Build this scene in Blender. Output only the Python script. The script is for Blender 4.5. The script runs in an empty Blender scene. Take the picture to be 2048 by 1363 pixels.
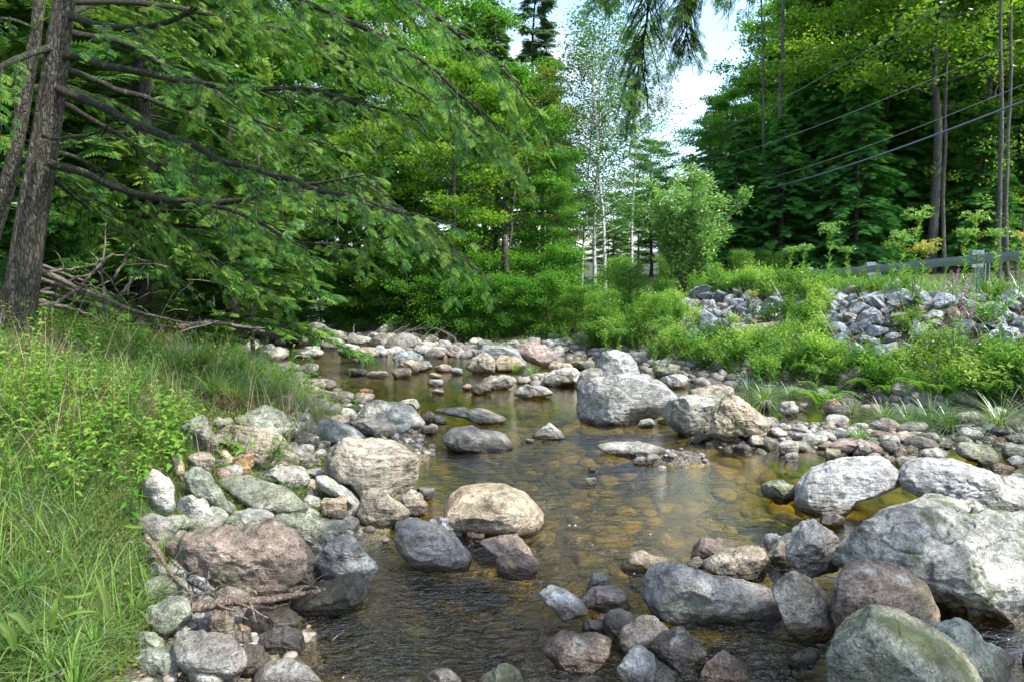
import bpy, math, random
import numpy as np
from math import radians, sin, cos, pi
random.seed(7); rng = np.random.default_rng(7)
SC = bpy.context.scene
COL = SC.collection

# ------------------------------------------------------------------ camera, sky, sun, exposure
CAM_Z, TILT, F = 1.7, math.atan(121.5/1365.0), 1365.0
cam_d = bpy.data.cameras.new('camera'); cam = bpy.data.objects.new('camera', cam_d); COL.objects.link(cam)
cam_d.lens = 24.0; cam_d.sensor_width = 36.0; cam_d.clip_start = 0.05; cam_d.clip_end = 3000
cam.location = (0, 0, CAM_Z); cam.rotation_euler = (pi/2 - TILT, 0, 0)
SC.camera = cam
SUN_DIR = np.array([0.52, -0.26, 0.81]); SUN_DIR = SUN_DIR/np.linalg.norm(SUN_DIR)
EL = math.asin(SUN_DIR[2]); AZ = math.atan2(SUN_DIR[0], SUN_DIR[1])
w = bpy.data.worlds.new('World'); SC.world = w; w.use_nodes = True
nt = w.node_tree; N = nt.nodes; L = nt.links
bg = N['Background']; bg.inputs['Strength'].default_value = 0.15
sky = N.new('ShaderNodeTexSky'); sky.sky_type = 'NISHITA'; sky.sun_disc = False
sky.sun_elevation = EL; sky.sun_rotation = AZ; sky.air_density = 1.3; sky.dust_density = 1.6; sky.ozone_density = 3.0
tc = N.new('ShaderNodeTexCoord')
mp = N.new('ShaderNodeMapping'); mp.inputs['Scale'].default_value = (1, 1, 2.2); mp.inputs['Location'].default_value = (0.35, 0.2, 0.1)
ns = N.new('ShaderNodeTexNoise'); ns.inputs['Scale'].default_value = 4.2; ns.inputs['Detail'].default_value = 7; ns.inputs['Roughness'].default_value = 0.52
rp = N.new('ShaderNodeValToRGB'); rp.color_ramp.elements[0].position = 0.45; rp.color_ramp.elements[1].position = 0.62
n2_ = N.new('ShaderNodeTexNoise'); n2_.inputs['Scale'].default_value = 7.0; n2_.inputs['Detail'].default_value = 5
r2_ = N.new('ShaderNodeValToRGB'); r2_.color_ramp.elements[0].position = 0.38; r2_.color_ramp.elements[0].color = (1.6, 1.8, 2.5, 1); r2_.color_ramp.elements[1].position = 0.62; r2_.color_ramp.elements[1].color = (3.1, 2.9, 3.1, 1)
mx = N.new('ShaderNodeMixRGB')
L.new(tc.outputs['Generated'], mp.inputs[0]); L.new(mp.outputs[0], ns.inputs['Vector']); L.new(ns.outputs['Fac'], rp.inputs[0])
L.new(mp.outputs[0], n2_.inputs['Vector']); L.new(n2_.outputs['Fac'], r2_.inputs[0]); L.new(r2_.outputs[0], mx.inputs[2]); L.new(rp.outputs[0], mx.inputs[0]); L.new(sky.outputs[0], mx.inputs[1]); L.new(mx.outputs[0], bg.inputs['Color'])
sun_d = bpy.data.lights.new('sun', 'SUN'); sun = bpy.data.objects.new('sun', sun_d); COL.objects.link(sun)
sun_d.energy = 2.3; sun_d.angle = radians(1.0); sun_d.color = (1.0, 0.95, 0.86)
from mathutils import Vector
sun.rotation_euler = Vector(SUN_DIR).to_track_quat('Z', 'Y').to_euler(); sun.location = (10, -6, 30)
SC.view_settings.view_transform = 'Standard'; SC.view_settings.look = 'None'
SC.view_settings.exposure = 1.7; SC.view_settings.gamma = 1
cy = SC.cycles
cy.max_bounces = 6; cy.diffuse_bounces = 3; cy.glossy_bounces = 2; cy.transmission_bounces = 3; cy.transparent_max_bounces = 8
cy.caustics_reflective = False; cy.caustics_refractive = False; cy.sample_clamp_indirect = 6
cy.use_denoising = True

# ------------------------------------------------------------------ helpers
def tag(o, label=None, cat=None, group=None, kind=None):
    if label: o['label'] = label
    if cat: o['category'] = cat
    if group: o['group'] = group
    if kind: o['kind'] = kind
    return o
def empty(name, loc=(0, 0, 0), rz=0):
    o = bpy.data.objects.new(name, None); COL.objects.link(o); o.location = loc; o.rotation_euler = (0, 0, rz)
    o.empty_display_size = 0.2
    return o
def link(name, me, parent=None):
    o = bpy.data.objects.new(name, me); COL.objects.link(o)
    if parent is not None: o.parent = parent
    return o
def copy_tree(o, parent=None):
    c = o.copy(); COL.objects.link(c)
    if parent is not None: c.parent = parent
    for ch in list(o.children): copy_tree(ch, c)
    return c

class Geo:
    """collects vertex arrays and quad / triangle faces, with one random number per face"""
    def __init__(s): s.v = []; s.q = []; s.t = []; s.n = 0; s.qr = []; s.tr = []
    def add(s, V, Q=None, T=None, r=None):
        V = np.asarray(V, dtype=np.float32).reshape(-1, 3)
        if Q is not None and len(Q):
            Q = np.asarray(Q).reshape(-1, 4) + s.n; s.q.append(Q)
            s.qr.append(np.broadcast_to(np.random.rand() if r is None else r, (len(Q),)))
        if T is not None and len(T):
            T = np.asarray(T).reshape(-1, 3) + s.n; s.t.append(T)
            s.tr.append(np.broadcast_to(np.random.rand() if r is None else r, (len(T),)))
        s.v.append(V); s.n += len(V)
    def arrays(s):
        V = np.concatenate(s.v) if s.v else np.zeros((0, 3))
        Q = np.concatenate(s.q) if s.q else np.zeros((0, 4), int)
        T = np.concatenate(s.t) if s.t else np.zeros((0, 3), int)
        qr = np.concatenate(s.qr) if s.qr else np.zeros(0)
        tr = np.concatenate(s.tr) if s.tr else np.zeros(0)
        return V, Q, T, qr, tr
    def tile(s, proto, M, O, r=None):
        """proto: Geo; M (n,3,3) columns = axes; O (n,3)"""
        V, Q, T, qr, tr = proto.arrays(); n = len(O); nv = len(V)
        W = np.einsum('nij,vj->nvi', M, V) + O[:, None, :]
        off = (np.arange(n)*nv)
        if r is None: r = np.random.rand(n)
        QQ = (Q[None] + off[:, None, None]).reshape(-1, 4) if len(Q) else None
        TT = (T[None] + off[:, None, None]).reshape(-1, 3) if len(T) else None
        if QQ is not None: s.q.append(QQ + s.n); s.qr.append(((r[:, None] + (qr-0.5)[None]*0.5)).clip(0, 1).ravel())
        if TT is not None: s.t.append(TT + s.n); s.tr.append(((r[:, None] + (tr-0.5)[None]*0.5)).clip(0, 1).ravel())
        s.v.append(W.reshape(-1, 3).astype(np.float32)); s.n += n*nv
    def mesh(s, name, mat, smooth=False):
        V, Q, T, qr, tr = s.arrays()
        me = bpy.data.meshes.new(name)
        me.vertices.add(len(V)); me.vertices.foreach_set('co', V.astype(np.float32).ravel())
        nl = Q.size + T.size; me.loops.add(nl); me.polygons.add(len(Q)+len(T))
        me.loops.foreach_set('vertex_index', np.concatenate([Q.ravel(), T.ravel()]).astype(np.int32))
        st = np.concatenate([np.arange(len(Q))*4, Q.size + np.arange(len(T))*3]).astype(np.int32)
        me.polygons.foreach_set('loop_start', st)
        me.polygons.foreach_set('use_smooth', np.full(len(Q)+len(T), smooth))
        a = me.attributes.new('rnd', 'FLOAT', 'FACE'); a.data.foreach_set('value', np.concatenate([qr, tr]).astype(np.float32))
        me.update(calc_edges=True)
        if mat: me.materials.append(mat)
        return me
    def build(s, name, mat, parent=None, smooth=False):
        return link(name, s.mesh(name, mat, smooth), parent)

def tube(g, P, R, k=7, r=None, cap=True):
    """tapered tube through the points P with radii R"""
    P = np.asarray(P, float); R = np.asarray(R, float) if np.ndim(R) else np.full(len(P), R)
    T = np.gradient(P, axis=0); T /= np.linalg.norm(T, axis=1)[:, None] + 1e-9
    ref = np.array([0, 0, 1.0]) if abs(T[0, 2]) < 0.8 else np.array([1.0, 0, 0])
    A = np.cross(T, ref); A /= np.linalg.norm(A, axis=1)[:, None] + 1e-9; B = np.cross(T, A)
    th = np.arange(k)*2*pi/k
    V = P[:, None] + R[:, None, None]*(np.cos(th)[None, :, None]*A[:, None] + np.sin(th)[None, :, None]*B[:, None])
    n = len(P); i = np.arange(n-1)[:, None]*k; j = np.arange(k)[None]; j2 = (j+1) % k
    Q = np.stack([i+j, i+j2, i+k+j2, i+k+j], -1).reshape(-1, 4)
    V = V.reshape(-1, 3); Tt = None
    if cap:
        V = np.vstack([V, P[:1], P[-1:]]); c0, c1 = len(V)-2, len(V)-1
        Tt = [[c0, (q+1) % k, q] for q in range(k)] + [[c1, (n-1)*k+q, (n-1)*k+(q+1) % k] for q in range(k)]
    g.add(V, Q, Tt, r)
def spline(P, n=16):
    """Catmull-Rom through control points"""
    P = np.asarray(P, float)
    if len(P) == 2: return P[0] + (P[1]-P[0])*np.linspace(0, 1, n)[:, None]
    Q = np.vstack([2*P[0]-P[1], P, 2*P[-1]-P[-2]]); m = len(P)-1
    u = np.linspace(0, m-1e-6, n); i = u.astype(int); t = (u-i)[:, None]
    a, b, c, d = Q[i], Q[i+1], Q[i+2], Q[i+3]
    return 0.5*(2*b + (c-a)*t + (2*a-5*b+4*c-d)*t*t + (3*b-a-3*c+d)*t**3)
# value noise
_tab = rng.random((64, 64, 64)).astype(np.float32)
def vnoise(P):
    P = np.asarray(P, float); i = np.floor(P).astype(int); f = P-i; f = f*f*(3-2*f); i &= 63; j = (i+1) & 63
    x0, y0, z0 = i[..., 0], i[..., 1], i[..., 2]; x1, y1, z1 = j[..., 0], j[..., 1], j[..., 2]; fx, fy, fz = f[..., 0], f[..., 1], f[..., 2]
    def l(a, b, t): return a+(b-a)*t
    return l(l(l(_tab[x0, y0, z0], _tab[x1, y0, z0], fx), l(_tab[x0, y1, z0], _tab[x1, y1, z0], fx), fy),
             l(l(_tab[x0, y0, z1], _tab[x1, y0, z1], fx), l(_tab[x0, y1, z1], _tab[x1, y1, z1], fx), fy), fz)*2-1
def fbm(P, o=4, g=0.5):
    s = 0; a = 1; P = np.asarray(P, float)
    for k in range(o): s = s + a*vnoise(P*2**k + 13.7*k); a *= g
    return s
def noise2(x, y, s, o=3):
    return fbm(np.stack([x*s+5, y*s+9, np.zeros_like(x)+3.3], -1), o)

# camera geometry: a pixel of the 2048 x 1363 photograph at a distance Y
FW = np.array([0, cos(TILT), -sin(TILT)]); UP = np.array([0, sin(TILT), cos(TILT)]); CP = np.array([0, 0, CAM_Z])
def ray(px, py):
    return FW + np.array([1, 0, 0])*((px-1024)/F) + UP*(-(py-681.5)/F)
def at(px, py, Y):
    d = ray(px, py); return CP + d*(Y/d[1])

# ------------------------------------------------------------------ the lie of the land
LX = np.array([[-30, -3], [-10, -1.6], [0, -1.15], [2.5, -1.05], [3.36, -1.05], [4.07, -.86], [4.64, -.78], [5.8, -.84], [7.7, -.95], [9.3, -2.1], [10.8, -3.1], [12.9, -4.6], [16.6, -6.4], [22, -8.1], [27, -9.2], [40, -12.6], [65, -20], [200, -60]])
RX = np.array([[-30, 9], [-10, 8], [0, 7.4], [5, 6.5], [7.5, 5.7], [9.2, 4.8], [10.4, 3.6], [12.9, 2.6], [16.6, 1.0], [18, .3], [20, -3], [22, -5.2], [27, -7.2], [40, -10], [65, -16], [200, -50]])
BARS = [(3.5, 7.3, 2.3, .95, .34), (-1.4, 16.2, 3.2, 1.7, .30), (0.9, 11.6, 1.7, .9, .26), (-4.6, 19.5, 2.2, 1.2, .27), (4.4, 5.2, 1.3, 1.0, .2), (1.55, 6.25, .38, .22, .33), (-6.2, 13.8, .8, .7, .2), (-6.5, 24, 1.5, 2.2, .22)]
def land_d(x, y):
    xl = np.interp(y, LX[:, 0], LX[:, 1]); xr = np.interp(y, RX[:, 0], RX[:, 1])
    sl = (np.interp(y+.6, LX[:, 0], LX[:, 1])-np.interp(y-.6, LX[:, 0], LX[:, 1]))/1.2
    sr = (np.interp(y+.6, RX[:, 0], RX[:, 1])-np.interp(y-.6, RX[:, 0], RX[:, 1]))/1.2
    return (xl-x)/np.sqrt(1+sl*sl), (x-xr)/np.sqrt(1+sr*sr)
def H(x, y):
    x = np.asarray(x, float); y = np.asarray(y, float)
    dL, dR = land_d(x, y)
    n = noise2(x, y, .7)*.06
    zl = np.interp(dL, [0, .5, 1, 1.6, 3, 6, 15, 40, 100, 400], [0, .06, .20, .5, .88, 1.3, 2.1, 5, 14, 30]) + n*np.clip(dL, 0, 2)
    za = np.interp(dR, [0, .4, 1.0, 2.7, 3.5, 6, 15, 30, 80, 400], [0, .2, .5, 1.36, 1.45, 1.5, 1.6, 2.6, 9, 30])
    zb = np.interp(dR, [0, .4, 2, 6, 20, 60, 400], [0, .22, .55, 1.0, 1.8, 4, 24])
    t = np.clip((y-15.5)/3.5, 0, 1); t = t*np.clip((8-x)/4, 0, 1); zr = za*(1-t)+zb*t + n*np.clip(dR, 0, 1)
    inn = np.minimum(-dL, -dR)
    dep = -.30*np.clip(inn/.9, 0, 1)**.8 + noise2(x, y, .9)*.05 + noise2(x, y, 3.1)*.02
    dep = np.where(y > 17, dep*.75, dep)
    for cx, cyy, rx, ry, h in BARS:
        q = ((x-cx)/rx)**2+((y-cyy)/ry)**2
        dep = dep + h*np.exp(-q**1.5*1.0)*1.15
    return np.where(dL > 0, zl, np.where(dR > 0, zr, dep))
def hit(px, py, water=True):
    d = ray(px, py); ts = np.concatenate([np.arange(1.2, 30, .02), np.arange(30, 120, .2)])
    P = CP + d*ts[:, None]; h = H(P[:, 0], P[:, 1])
    if water: h = np.maximum(h, 0)
    k = np.nonzero(P[:, 2] <= h)[0]
    return P[k[0]] if len(k) else P[-1]
# ------------------------------------------------------------------ materials
def mat(name):
    m = bpy.data.materials.new(name); m.use_nodes = True; nt = m.node_tree
    for n in list(nt.nodes): nt.nodes.remove(n)
    out = nt.nodes.new('ShaderNodeOutputMaterial')
    def nd(t, **k):
        n = nt.nodes.new(t)
        for a, b in k.items():
            if hasattr(n, a): setattr(n, a, b)
        return n
    def ln(a, b): nt.links.new(a, b)
    return m, nd, ln, out
def val(n, **k):
    for a, b in k.items():
        n.inputs[a.replace('_', ' ')].default_value = b
    return n
def ramp(nd, ln, src, stops, interp='LINEAR'):
    r = nd('ShaderNodeValToRGB'); e = r.color_ramp; e.interpolation = interp
    while len(e.elements) < len(stops): e.elements.new(0.5)
    for el, (p, c) in zip(e.elements, stops):
        el.position = p; el.color = (*c, 1) if isinstance(c, tuple) else (c, c, c, 1)
    ln(src, r.inputs[0]); return r.outputs[0]
def noise(nd, ln, vec, scale, detail=4, rough=.55, dist=0):
    n = nd('ShaderNodeTexNoise'); n.inputs['Scale'].default_value = scale; n.inputs['Detail'].default_value = detail
    n.inputs['Roughness'].default_value = rough; n.inputs['Distortion'].default_value = dist
    if vec is not None: ln(vec, n.inputs['Vector'])
    return n.outputs['Fac']
def mixc(nd, ln, f, a, b, mode='MIX'):
    m = nd('ShaderNodeMixRGB', blend_type=mode)
    for i, x in ((0, f), (1, a), (2, b)):
        if isinstance(x, (int, float)): m.inputs[i].default_value = x if i == 0 else (x, x, x, 1)
        elif isinstance(x, tuple): m.inputs[i].default_value = (*x, 1)
        else: ln(x, m.inputs[i])
    return m.outputs[0]
def mth(nd, ln, op, a, b=None, clamp=False):
    m = nd('ShaderNodeMath', operation=op); m.use_clamp = clamp
    for i, x in ((0, a), (1, b)):
        if x is None: continue
        if isinstance(x, (int, float)): m.inputs[i].default_value = x
        else: ln(x, m.inputs[i])
    return m.outputs[0]

def rock_mat(name, moss=0.5, lichen=0.5, angular=False):
    m, nd, ln, out = mat(name)
    geo = nd('ShaderNodeNewGeometry'); oi = nd('ShaderNodeObjectInfo'); tcn = nd('ShaderNodeTexCoord')
    va = nd('ShaderNodeVectorMath', operation='ADD'); ln(geo.outputs['Position'], va.inputs[0])
    mu = nd('ShaderNodeVectorMath', operation='SCALE'); ln(oi.outputs['Location'], mu.inputs[0]); mu.inputs['Scale'].default_value = 3.7
    ln(mu.outputs[0], va.inputs[1]); P = va.outputs[0]
    base = oi.outputs['Color']
    n1 = noise(nd, ln, P, 3.0, 5, .6); n2 = noise(nd, ln, P, 14, 5, .65); n3 = noise(nd, ln, P, 90, 3, .7); n4 = noise(nd, ln, P, 1.3, 3, .5)
    c = mixc(nd, ln, 1.0, base, ramp(nd, ln, n1, [(.3, .62), (.7, 1.35)]), 'MULTIPLY')
    c = mixc(nd, ln, 1.0, c, ramp(nd, ln, n2, [(.32, .42), (.50, 1.0), (.7, 1.5)]), 'MULTIPLY')
    c = mixc(nd, ln, 1.0, c, ramp(nd, ln, n3, [(.35, .55), (.5, 1.0), (.66, 1.5)]), 'MULTIPLY')
    # layered streaks in the stone
    mpn = nd('ShaderNodeMapping'); mpn.inputs['Rotation'].default_value = (.5, .7, .3); mpn.inputs['Scale'].default_value = (3, 3, 16)
    ln(P, mpn.inputs[0]); n5 = noise(nd, ln, mpn.outputs[0], 1.6, 4, .6, .6)
    c = mixc(nd, ln, .5, c, ramp(nd, ln, n5, [(.35, .6), (.6, 1.25)]), 'MULTIPLY')
    # warm and cool stains
    c = mixc(nd, ln, ramp(nd, ln, n4, [(.45, 0.0), (.65, .35)]), c, mixc(nd, ln, 1.0, c, (1.15, .92, .68), 'MULTIPLY'))
    # moss and algae, in patches, more on the upper faces and by the ground
    nz = nd('ShaderNodeSeparateXYZ'); ln(geo.outputs['Normal'], nz.inputs[0])
    nm = noise(nd, ln, P, 4.4, 5, .7)
    mo = mth(nd, ln, 'MULTIPLY', ramp(nd, ln, nm, [(.50, 0.0), (.62, 1.0)]), moss)
    c = mixc(nd, ln, mo, c, mixc(nd, ln, n2, (.045, .062, .016), (.12, .15, .05)))
    # pale lichen blotches
    vo = nd('ShaderNodeTexVoronoi'); vo.inputs['Scale'].default_value = 9; ln(mixc(nd, ln, .12, P, n2), vo.inputs['Vector'])
    nl = noise(nd, ln, P, 2.1, 3); nl2 = noise(nd, ln, P, 38, 3, .7)
    li = mth(nd, ln, 'MULTIPLY', ramp(nd, ln, vo.outputs['Distance'], [(.22, 1.0), (.36, 0.0)]), ramp(nd, ln, nl, [(.48, 0.0), (.56, 1.0)]))
    li = mth(nd, ln, 'MULTIPLY', li, ramp(nd, ln, nl2, [(.42, 0.0), (.54, 1.0)]))
    up = ramp(nd, ln, nz.outputs[2], [(.0, .15), (.7, 1.0)])
    li = mth(nd, ln, 'MULTIPLY', mth(nd, ln, 'MULTIPLY', li, up), lichen)
    c = mixc(nd, ln, li, c, (.46, .49, .42))
    # fine cracks
    vc = nd('ShaderNodeTexVoronoi', feature='DISTANCE_TO_EDGE'); vc.inputs['Scale'].default_value = 2.1
    ln(mixc(nd, ln, .35, P, noise(nd, ln, P, 3.3, 4)), vc.inputs['Vector'])
    cr = ramp(nd, ln, vc.outputs['Distance'], [(.0, 1.0), (.012, 0.0)])
    cr = mth(nd, ln, 'MULTIPLY', cr, ramp(nd, ln, nl, [(.52, 0.0), (.6, 1.0)]))
    c = mixc(nd, ln, mth(nd, ln, 'MULTIPLY', cr, .16), c, (.02, .018, .014))
    # wet band just above the water
    sp = nd('ShaderNodeSeparateXYZ'); ln(geo.outputs['Position'], sp.inputs[0])
    hz = mth(nd, ln, 'ADD', sp.outputs[2], mth(nd, ln, 'MULTIPLY', mth(nd, ln, 'SUBTRACT', n1, .5), -.16))
    wet = ramp(nd, ln, hz, [(.03, 1.0), (.10, 0.0)])
    at_ = nd('ShaderNodeAttribute', attribute_type='OBJECT', attribute_name='wet'); wet = mth(nd, ln, 'MAXIMUM', wet, at_.outputs['Fac'])
    c = mixc(nd, ln, wet, c, mixc(nd, ln, 1.0, c, (.30, .26, .21), 'MULTIPLY'))
    b = nd('ShaderNodeBsdfPrincipled'); ln(c, b.inputs['Base Color'])
    ln(ramp(nd, ln, wet, [(0, .88), (1, .24)]), b.inputs['Roughness']); b.inputs['Specular IOR Level'].default_value = .35
    hsum = mth(nd, ln, 'ADD', mth(nd, ln, 'MULTIPLY', n2, .55), mth(nd, ln, 'MULTIPLY', n3, .12))
    hsum = mth(nd, ln, 'ADD', hsum, mth(nd, ln, 'MULTIPLY', n5, .5)); hsum = mth(nd, ln, 'SUBTRACT', hsum, mth(nd, ln, 'MULTIPLY', cr, .12))
    bp = nd('ShaderNodeBump'); bp.inputs['Strength'].default_value = 1.0; bp.inputs['Distance'].default_value = .045
    ln(hsum, bp.inputs['Height']); ln(bp.outputs[0], b.inputs['Normal']); ln(b.outputs[0], out.inputs[0])
    return m
M_ROCK = rock_mat('weathered_granite', .35, .8); M_MOSS = rock_mat('mossy_granite', .85, .6); M_RIP = rock_mat('quarried_rock', .12, .25)

def leaf_mat(name, cols, trans=.45, gloss=.12, spread=.12, tcol=1.5):
    """cols: 3-4 colours from dark to light, picked by the random number of each leaf"""
    m, nd, ln, out = mat(name)
    a = nd('ShaderNodeAttribute', attribute_name='rnd'); oi = nd('ShaderNodeObjectInfo')
    f = mth(nd, ln, 'ADD', a.outputs['Fac'], mth(nd, ln, 'MULTIPLY', mth(nd, ln, 'SUBTRACT', oi.outputs['Random'], .5), spread*2))
    g = nd('ShaderNodeNewGeometry'); big = noise(nd, ln, g.outputs['Position'], .9, 2)
    f = mth(nd, ln, 'ADD', f, mth(nd, ln, 'MULTIPLY', mth(nd, ln, 'SUBTRACT', big, .5), .9), True)
    k = len(cols)
    c = ramp(nd, ln, f, [(i/(k-1), col) for i, col in enumerate(cols)])
    d = nd('ShaderNodeBsdfDiffuse'); ln(c, d.inputs[0])
    t = nd('ShaderNodeBsdfTranslucent'); ln(mixc(nd, ln, 1.0, c, (tcol*1.15, tcol*1.1, tcol*.55), 'MULTIPLY'), t.inputs[0])
    x = nd('ShaderNodeMixShader'); x.inputs[0].default_value = trans; ln(d.outputs[0], x.inputs[1]); ln(t.outputs[0], x.inputs[2])
    gl = nd('ShaderNodeBsdfGlossy'); gl.inputs['Roughness'].default_value = .42; gl.inputs[0].default_value = (.85, .9, .95, 1)
    fr = nd('ShaderNodeFresnel'); fr.inputs[0].default_value = 1.4
    y = nd('ShaderNodeMixShader'); ln(mth(nd, ln, 'MULTIPLY', fr.outputs[0], gloss*1.6, True), y.inputs[0]); ln(x.outputs[0], y.inputs[1]); ln(gl.outputs[0], y.inputs[2])
    ln(y.outputs[0], out.inputs[0]); return m
M_HEM = leaf_mat('hemlock_needles', [(.022, .080, .016), (.046, .145, .026), (.095, .22, .034), (.20, .32, .05)], .35)
M_HEMD = leaf_mat('dark_conifer_needles', [(.035, .14, .038), (.065, .23, .055), (.11, .31, .065), (.18, .39, .08)], .5)
M_SPR = leaf_mat('blue_green_spruce_needles', [(.035, .085, .060), (.06, .13, .085), (.095, .18, .11), (.15, .24, .13)], .45)  # needle colours lightened to stand in for distance haze
M_MAP = leaf_mat('maple_leaves', [(.035, .13, .014), (.065, .21, .022), (.11, .30, .032), (.19, .38, .05)], .5)
M_MAPY = leaf_mat('yellow_green_leaves', [(.06, .16, .014), (.12, .26, .022), (.20, .36, .03), (.32, .42, .05)], .5)
M_BIR = leaf_mat('birch_leaves', [(.02, .09, .012), (.045, .16, .022), (.09, .24, .035), (.16, .31, .05)], .45)
M_AUT = leaf_mat('turning_leaves', [(.06, .14, .02), (.11, .20, .03), (.19, .25, .04), (.30, .22, .05)], .45)
M_WIL = leaf_mat('willow_leaves', [(.06, .17, .03), (.12, .28, .05), (.2, .4, .1), (.32, .5, .16)], .4)
M_GRS = leaf_mat('grass_blades', [(.045, .12, .018), (.08, .19, .026), (.14, .25, .045), (.30, .31, .12)], .4)
M_SEDGE = leaf_mat('bright_grass_blades', [(.05, .14, .02), (.10, .23, .03), (.17, .31, .05), (.28, .36, .10)], .4)
M_HERB = leaf_mat('herb_leaves', [(.045, .14, .018), (.09, .23, .028), (.15, .31, .04), (.25, .38, .07)], .42)
M_BANK = leaf_mat('bank_leaves', [(.05, .15, .02), (.11, .27, .04), (.20, .40, .06), (.36, .50, .12)], .45)
M_YEL = leaf_mat('goldenrod_flowers', [(.20, .26, .03), (.34, .38, .04), (.48, .44, .05), (.56, .50, .1)], .4)
M_PUR = leaf_mat('purple_petals', [(.24, .08, .36), (.36, .13, .48), (.48, .2, .56), (.6, .32, .62)], .4)
M_DRY = leaf_mat('dry_grass', [(.10, .07, .04), (.20, .14, .08), (.32, .23, .14), (.42, .30, .2)], .25)
M_MOSSY = leaf_mat('moss_clumps', [(.05, .08, .01), (.09, .14, .015), (.15, .21, .02), (.2, .26, .03)], .3)

def bark_mat(name, dark, light, scale=1.0, moss=0.0, white=False, stretch=.18):
    m, nd, ln, out = mat(name)
    tcn = nd('ShaderNodeTexCoord'); mpn = nd('ShaderNodeMapping'); mpn.inputs['Scale'].default_value = (1, 1, stretch if not white else 2.5)
    ln(tcn.outputs['Object'], mpn.inputs[0]); P = mpn.outputs[0]
    vo = nd('ShaderNodeTexVoronoi', feature='DISTANCE_TO_EDGE'); vo.inputs['Scale'].default_value = 44*scale
    ln(mixc(nd, ln, .10, P, noise(nd, ln, P, 16, 5)), vo.inputs['Vector'])
    n = noise(nd, ln, P, 22*scale, 6, .7); n2 = noise(nd, ln, tcn.outputs['Object'], 3.0, 4)
    if white:
        f = ramp(nd, ln, noise(nd, ln, P, 9, 4), [(.56, 0.0), (.62, 1.0)]); c = mixc(nd, ln, f, light, dark)
    else:
        f = ramp(nd, ln, vo.outputs['Distance'], [(.0, 0.0), (.16, 1.0)]); c = mixc(nd, ln, mth(nd, ln, 'MULTIPLY', f, n), dark, light)
    c = mixc(nd, ln, 1.0, c, ramp(nd, ln, n2, [(.3, .6), (.7, 1.35)]), 'MULTIPLY')
    if moss:
        c = mixc(nd, ln, mth(nd, ln, 'MULTIPLY', ramp(nd, ln, n2, [(.45, 0.0), (.62, 1.0)]), moss), c, (.05, .08, .02))
        li = ramp(nd, ln, noise(nd, ln, tcn.outputs['Object'], 24, 3, .7), [(.58, 0.0), (.66, 1.0)]); c = mixc(nd, ln, mth(nd, ln, 'MULTIPLY', li, .6), c, (.30, .34, .26))
    b = nd('ShaderNodeBsdfPrincipled'); ln(c, b.inputs['Base Color']); b.inputs['Roughness'].default_value = .9
    bp = nd('ShaderNodeBump'); bp.inputs['Strength'].default_value = 1.0; bp.inputs['Distance'].default_value = .004 if white else .006 if name in ('dead_wood', 'driftwood') else .02
    ln(mth(nd, ln, 'ADD', mth(nd, ln, 'MULTIPLY', f, .7), n), bp.inputs['Height']); ln(bp.outputs[0], b.inputs['Normal'])
    ln(b.outputs[0], out.inputs[0]); return m
M_BARK = bark_mat('hemlock_bark', (.022, .017, .013), (.27, .225, .18), 1.0, .25, False, .13)
M_LIMB = bark_mat('mossy_limb_bark', (.020, .017, .012), (.11, .10, .07), 1.6, .5, False, 1.0)
M_GBARK = bark_mat('grey_bark', (.05, .045, .04), (.30, .28, .25), 1.0, .15)
M_WBARK = bark_mat('birch_bark', (.05, .045, .04), (.62, .60, .56), 1.0, 0, True)
M_DEAD = bark_mat('dead_wood', (.08, .06, .05), (.42, .36, .30), 1.4, .15, False, .5)
M_DRIFT = bark_mat('driftwood', (.09, .06, .04), (.40, .31, .24), 1.4, 0, False, .4)

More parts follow.
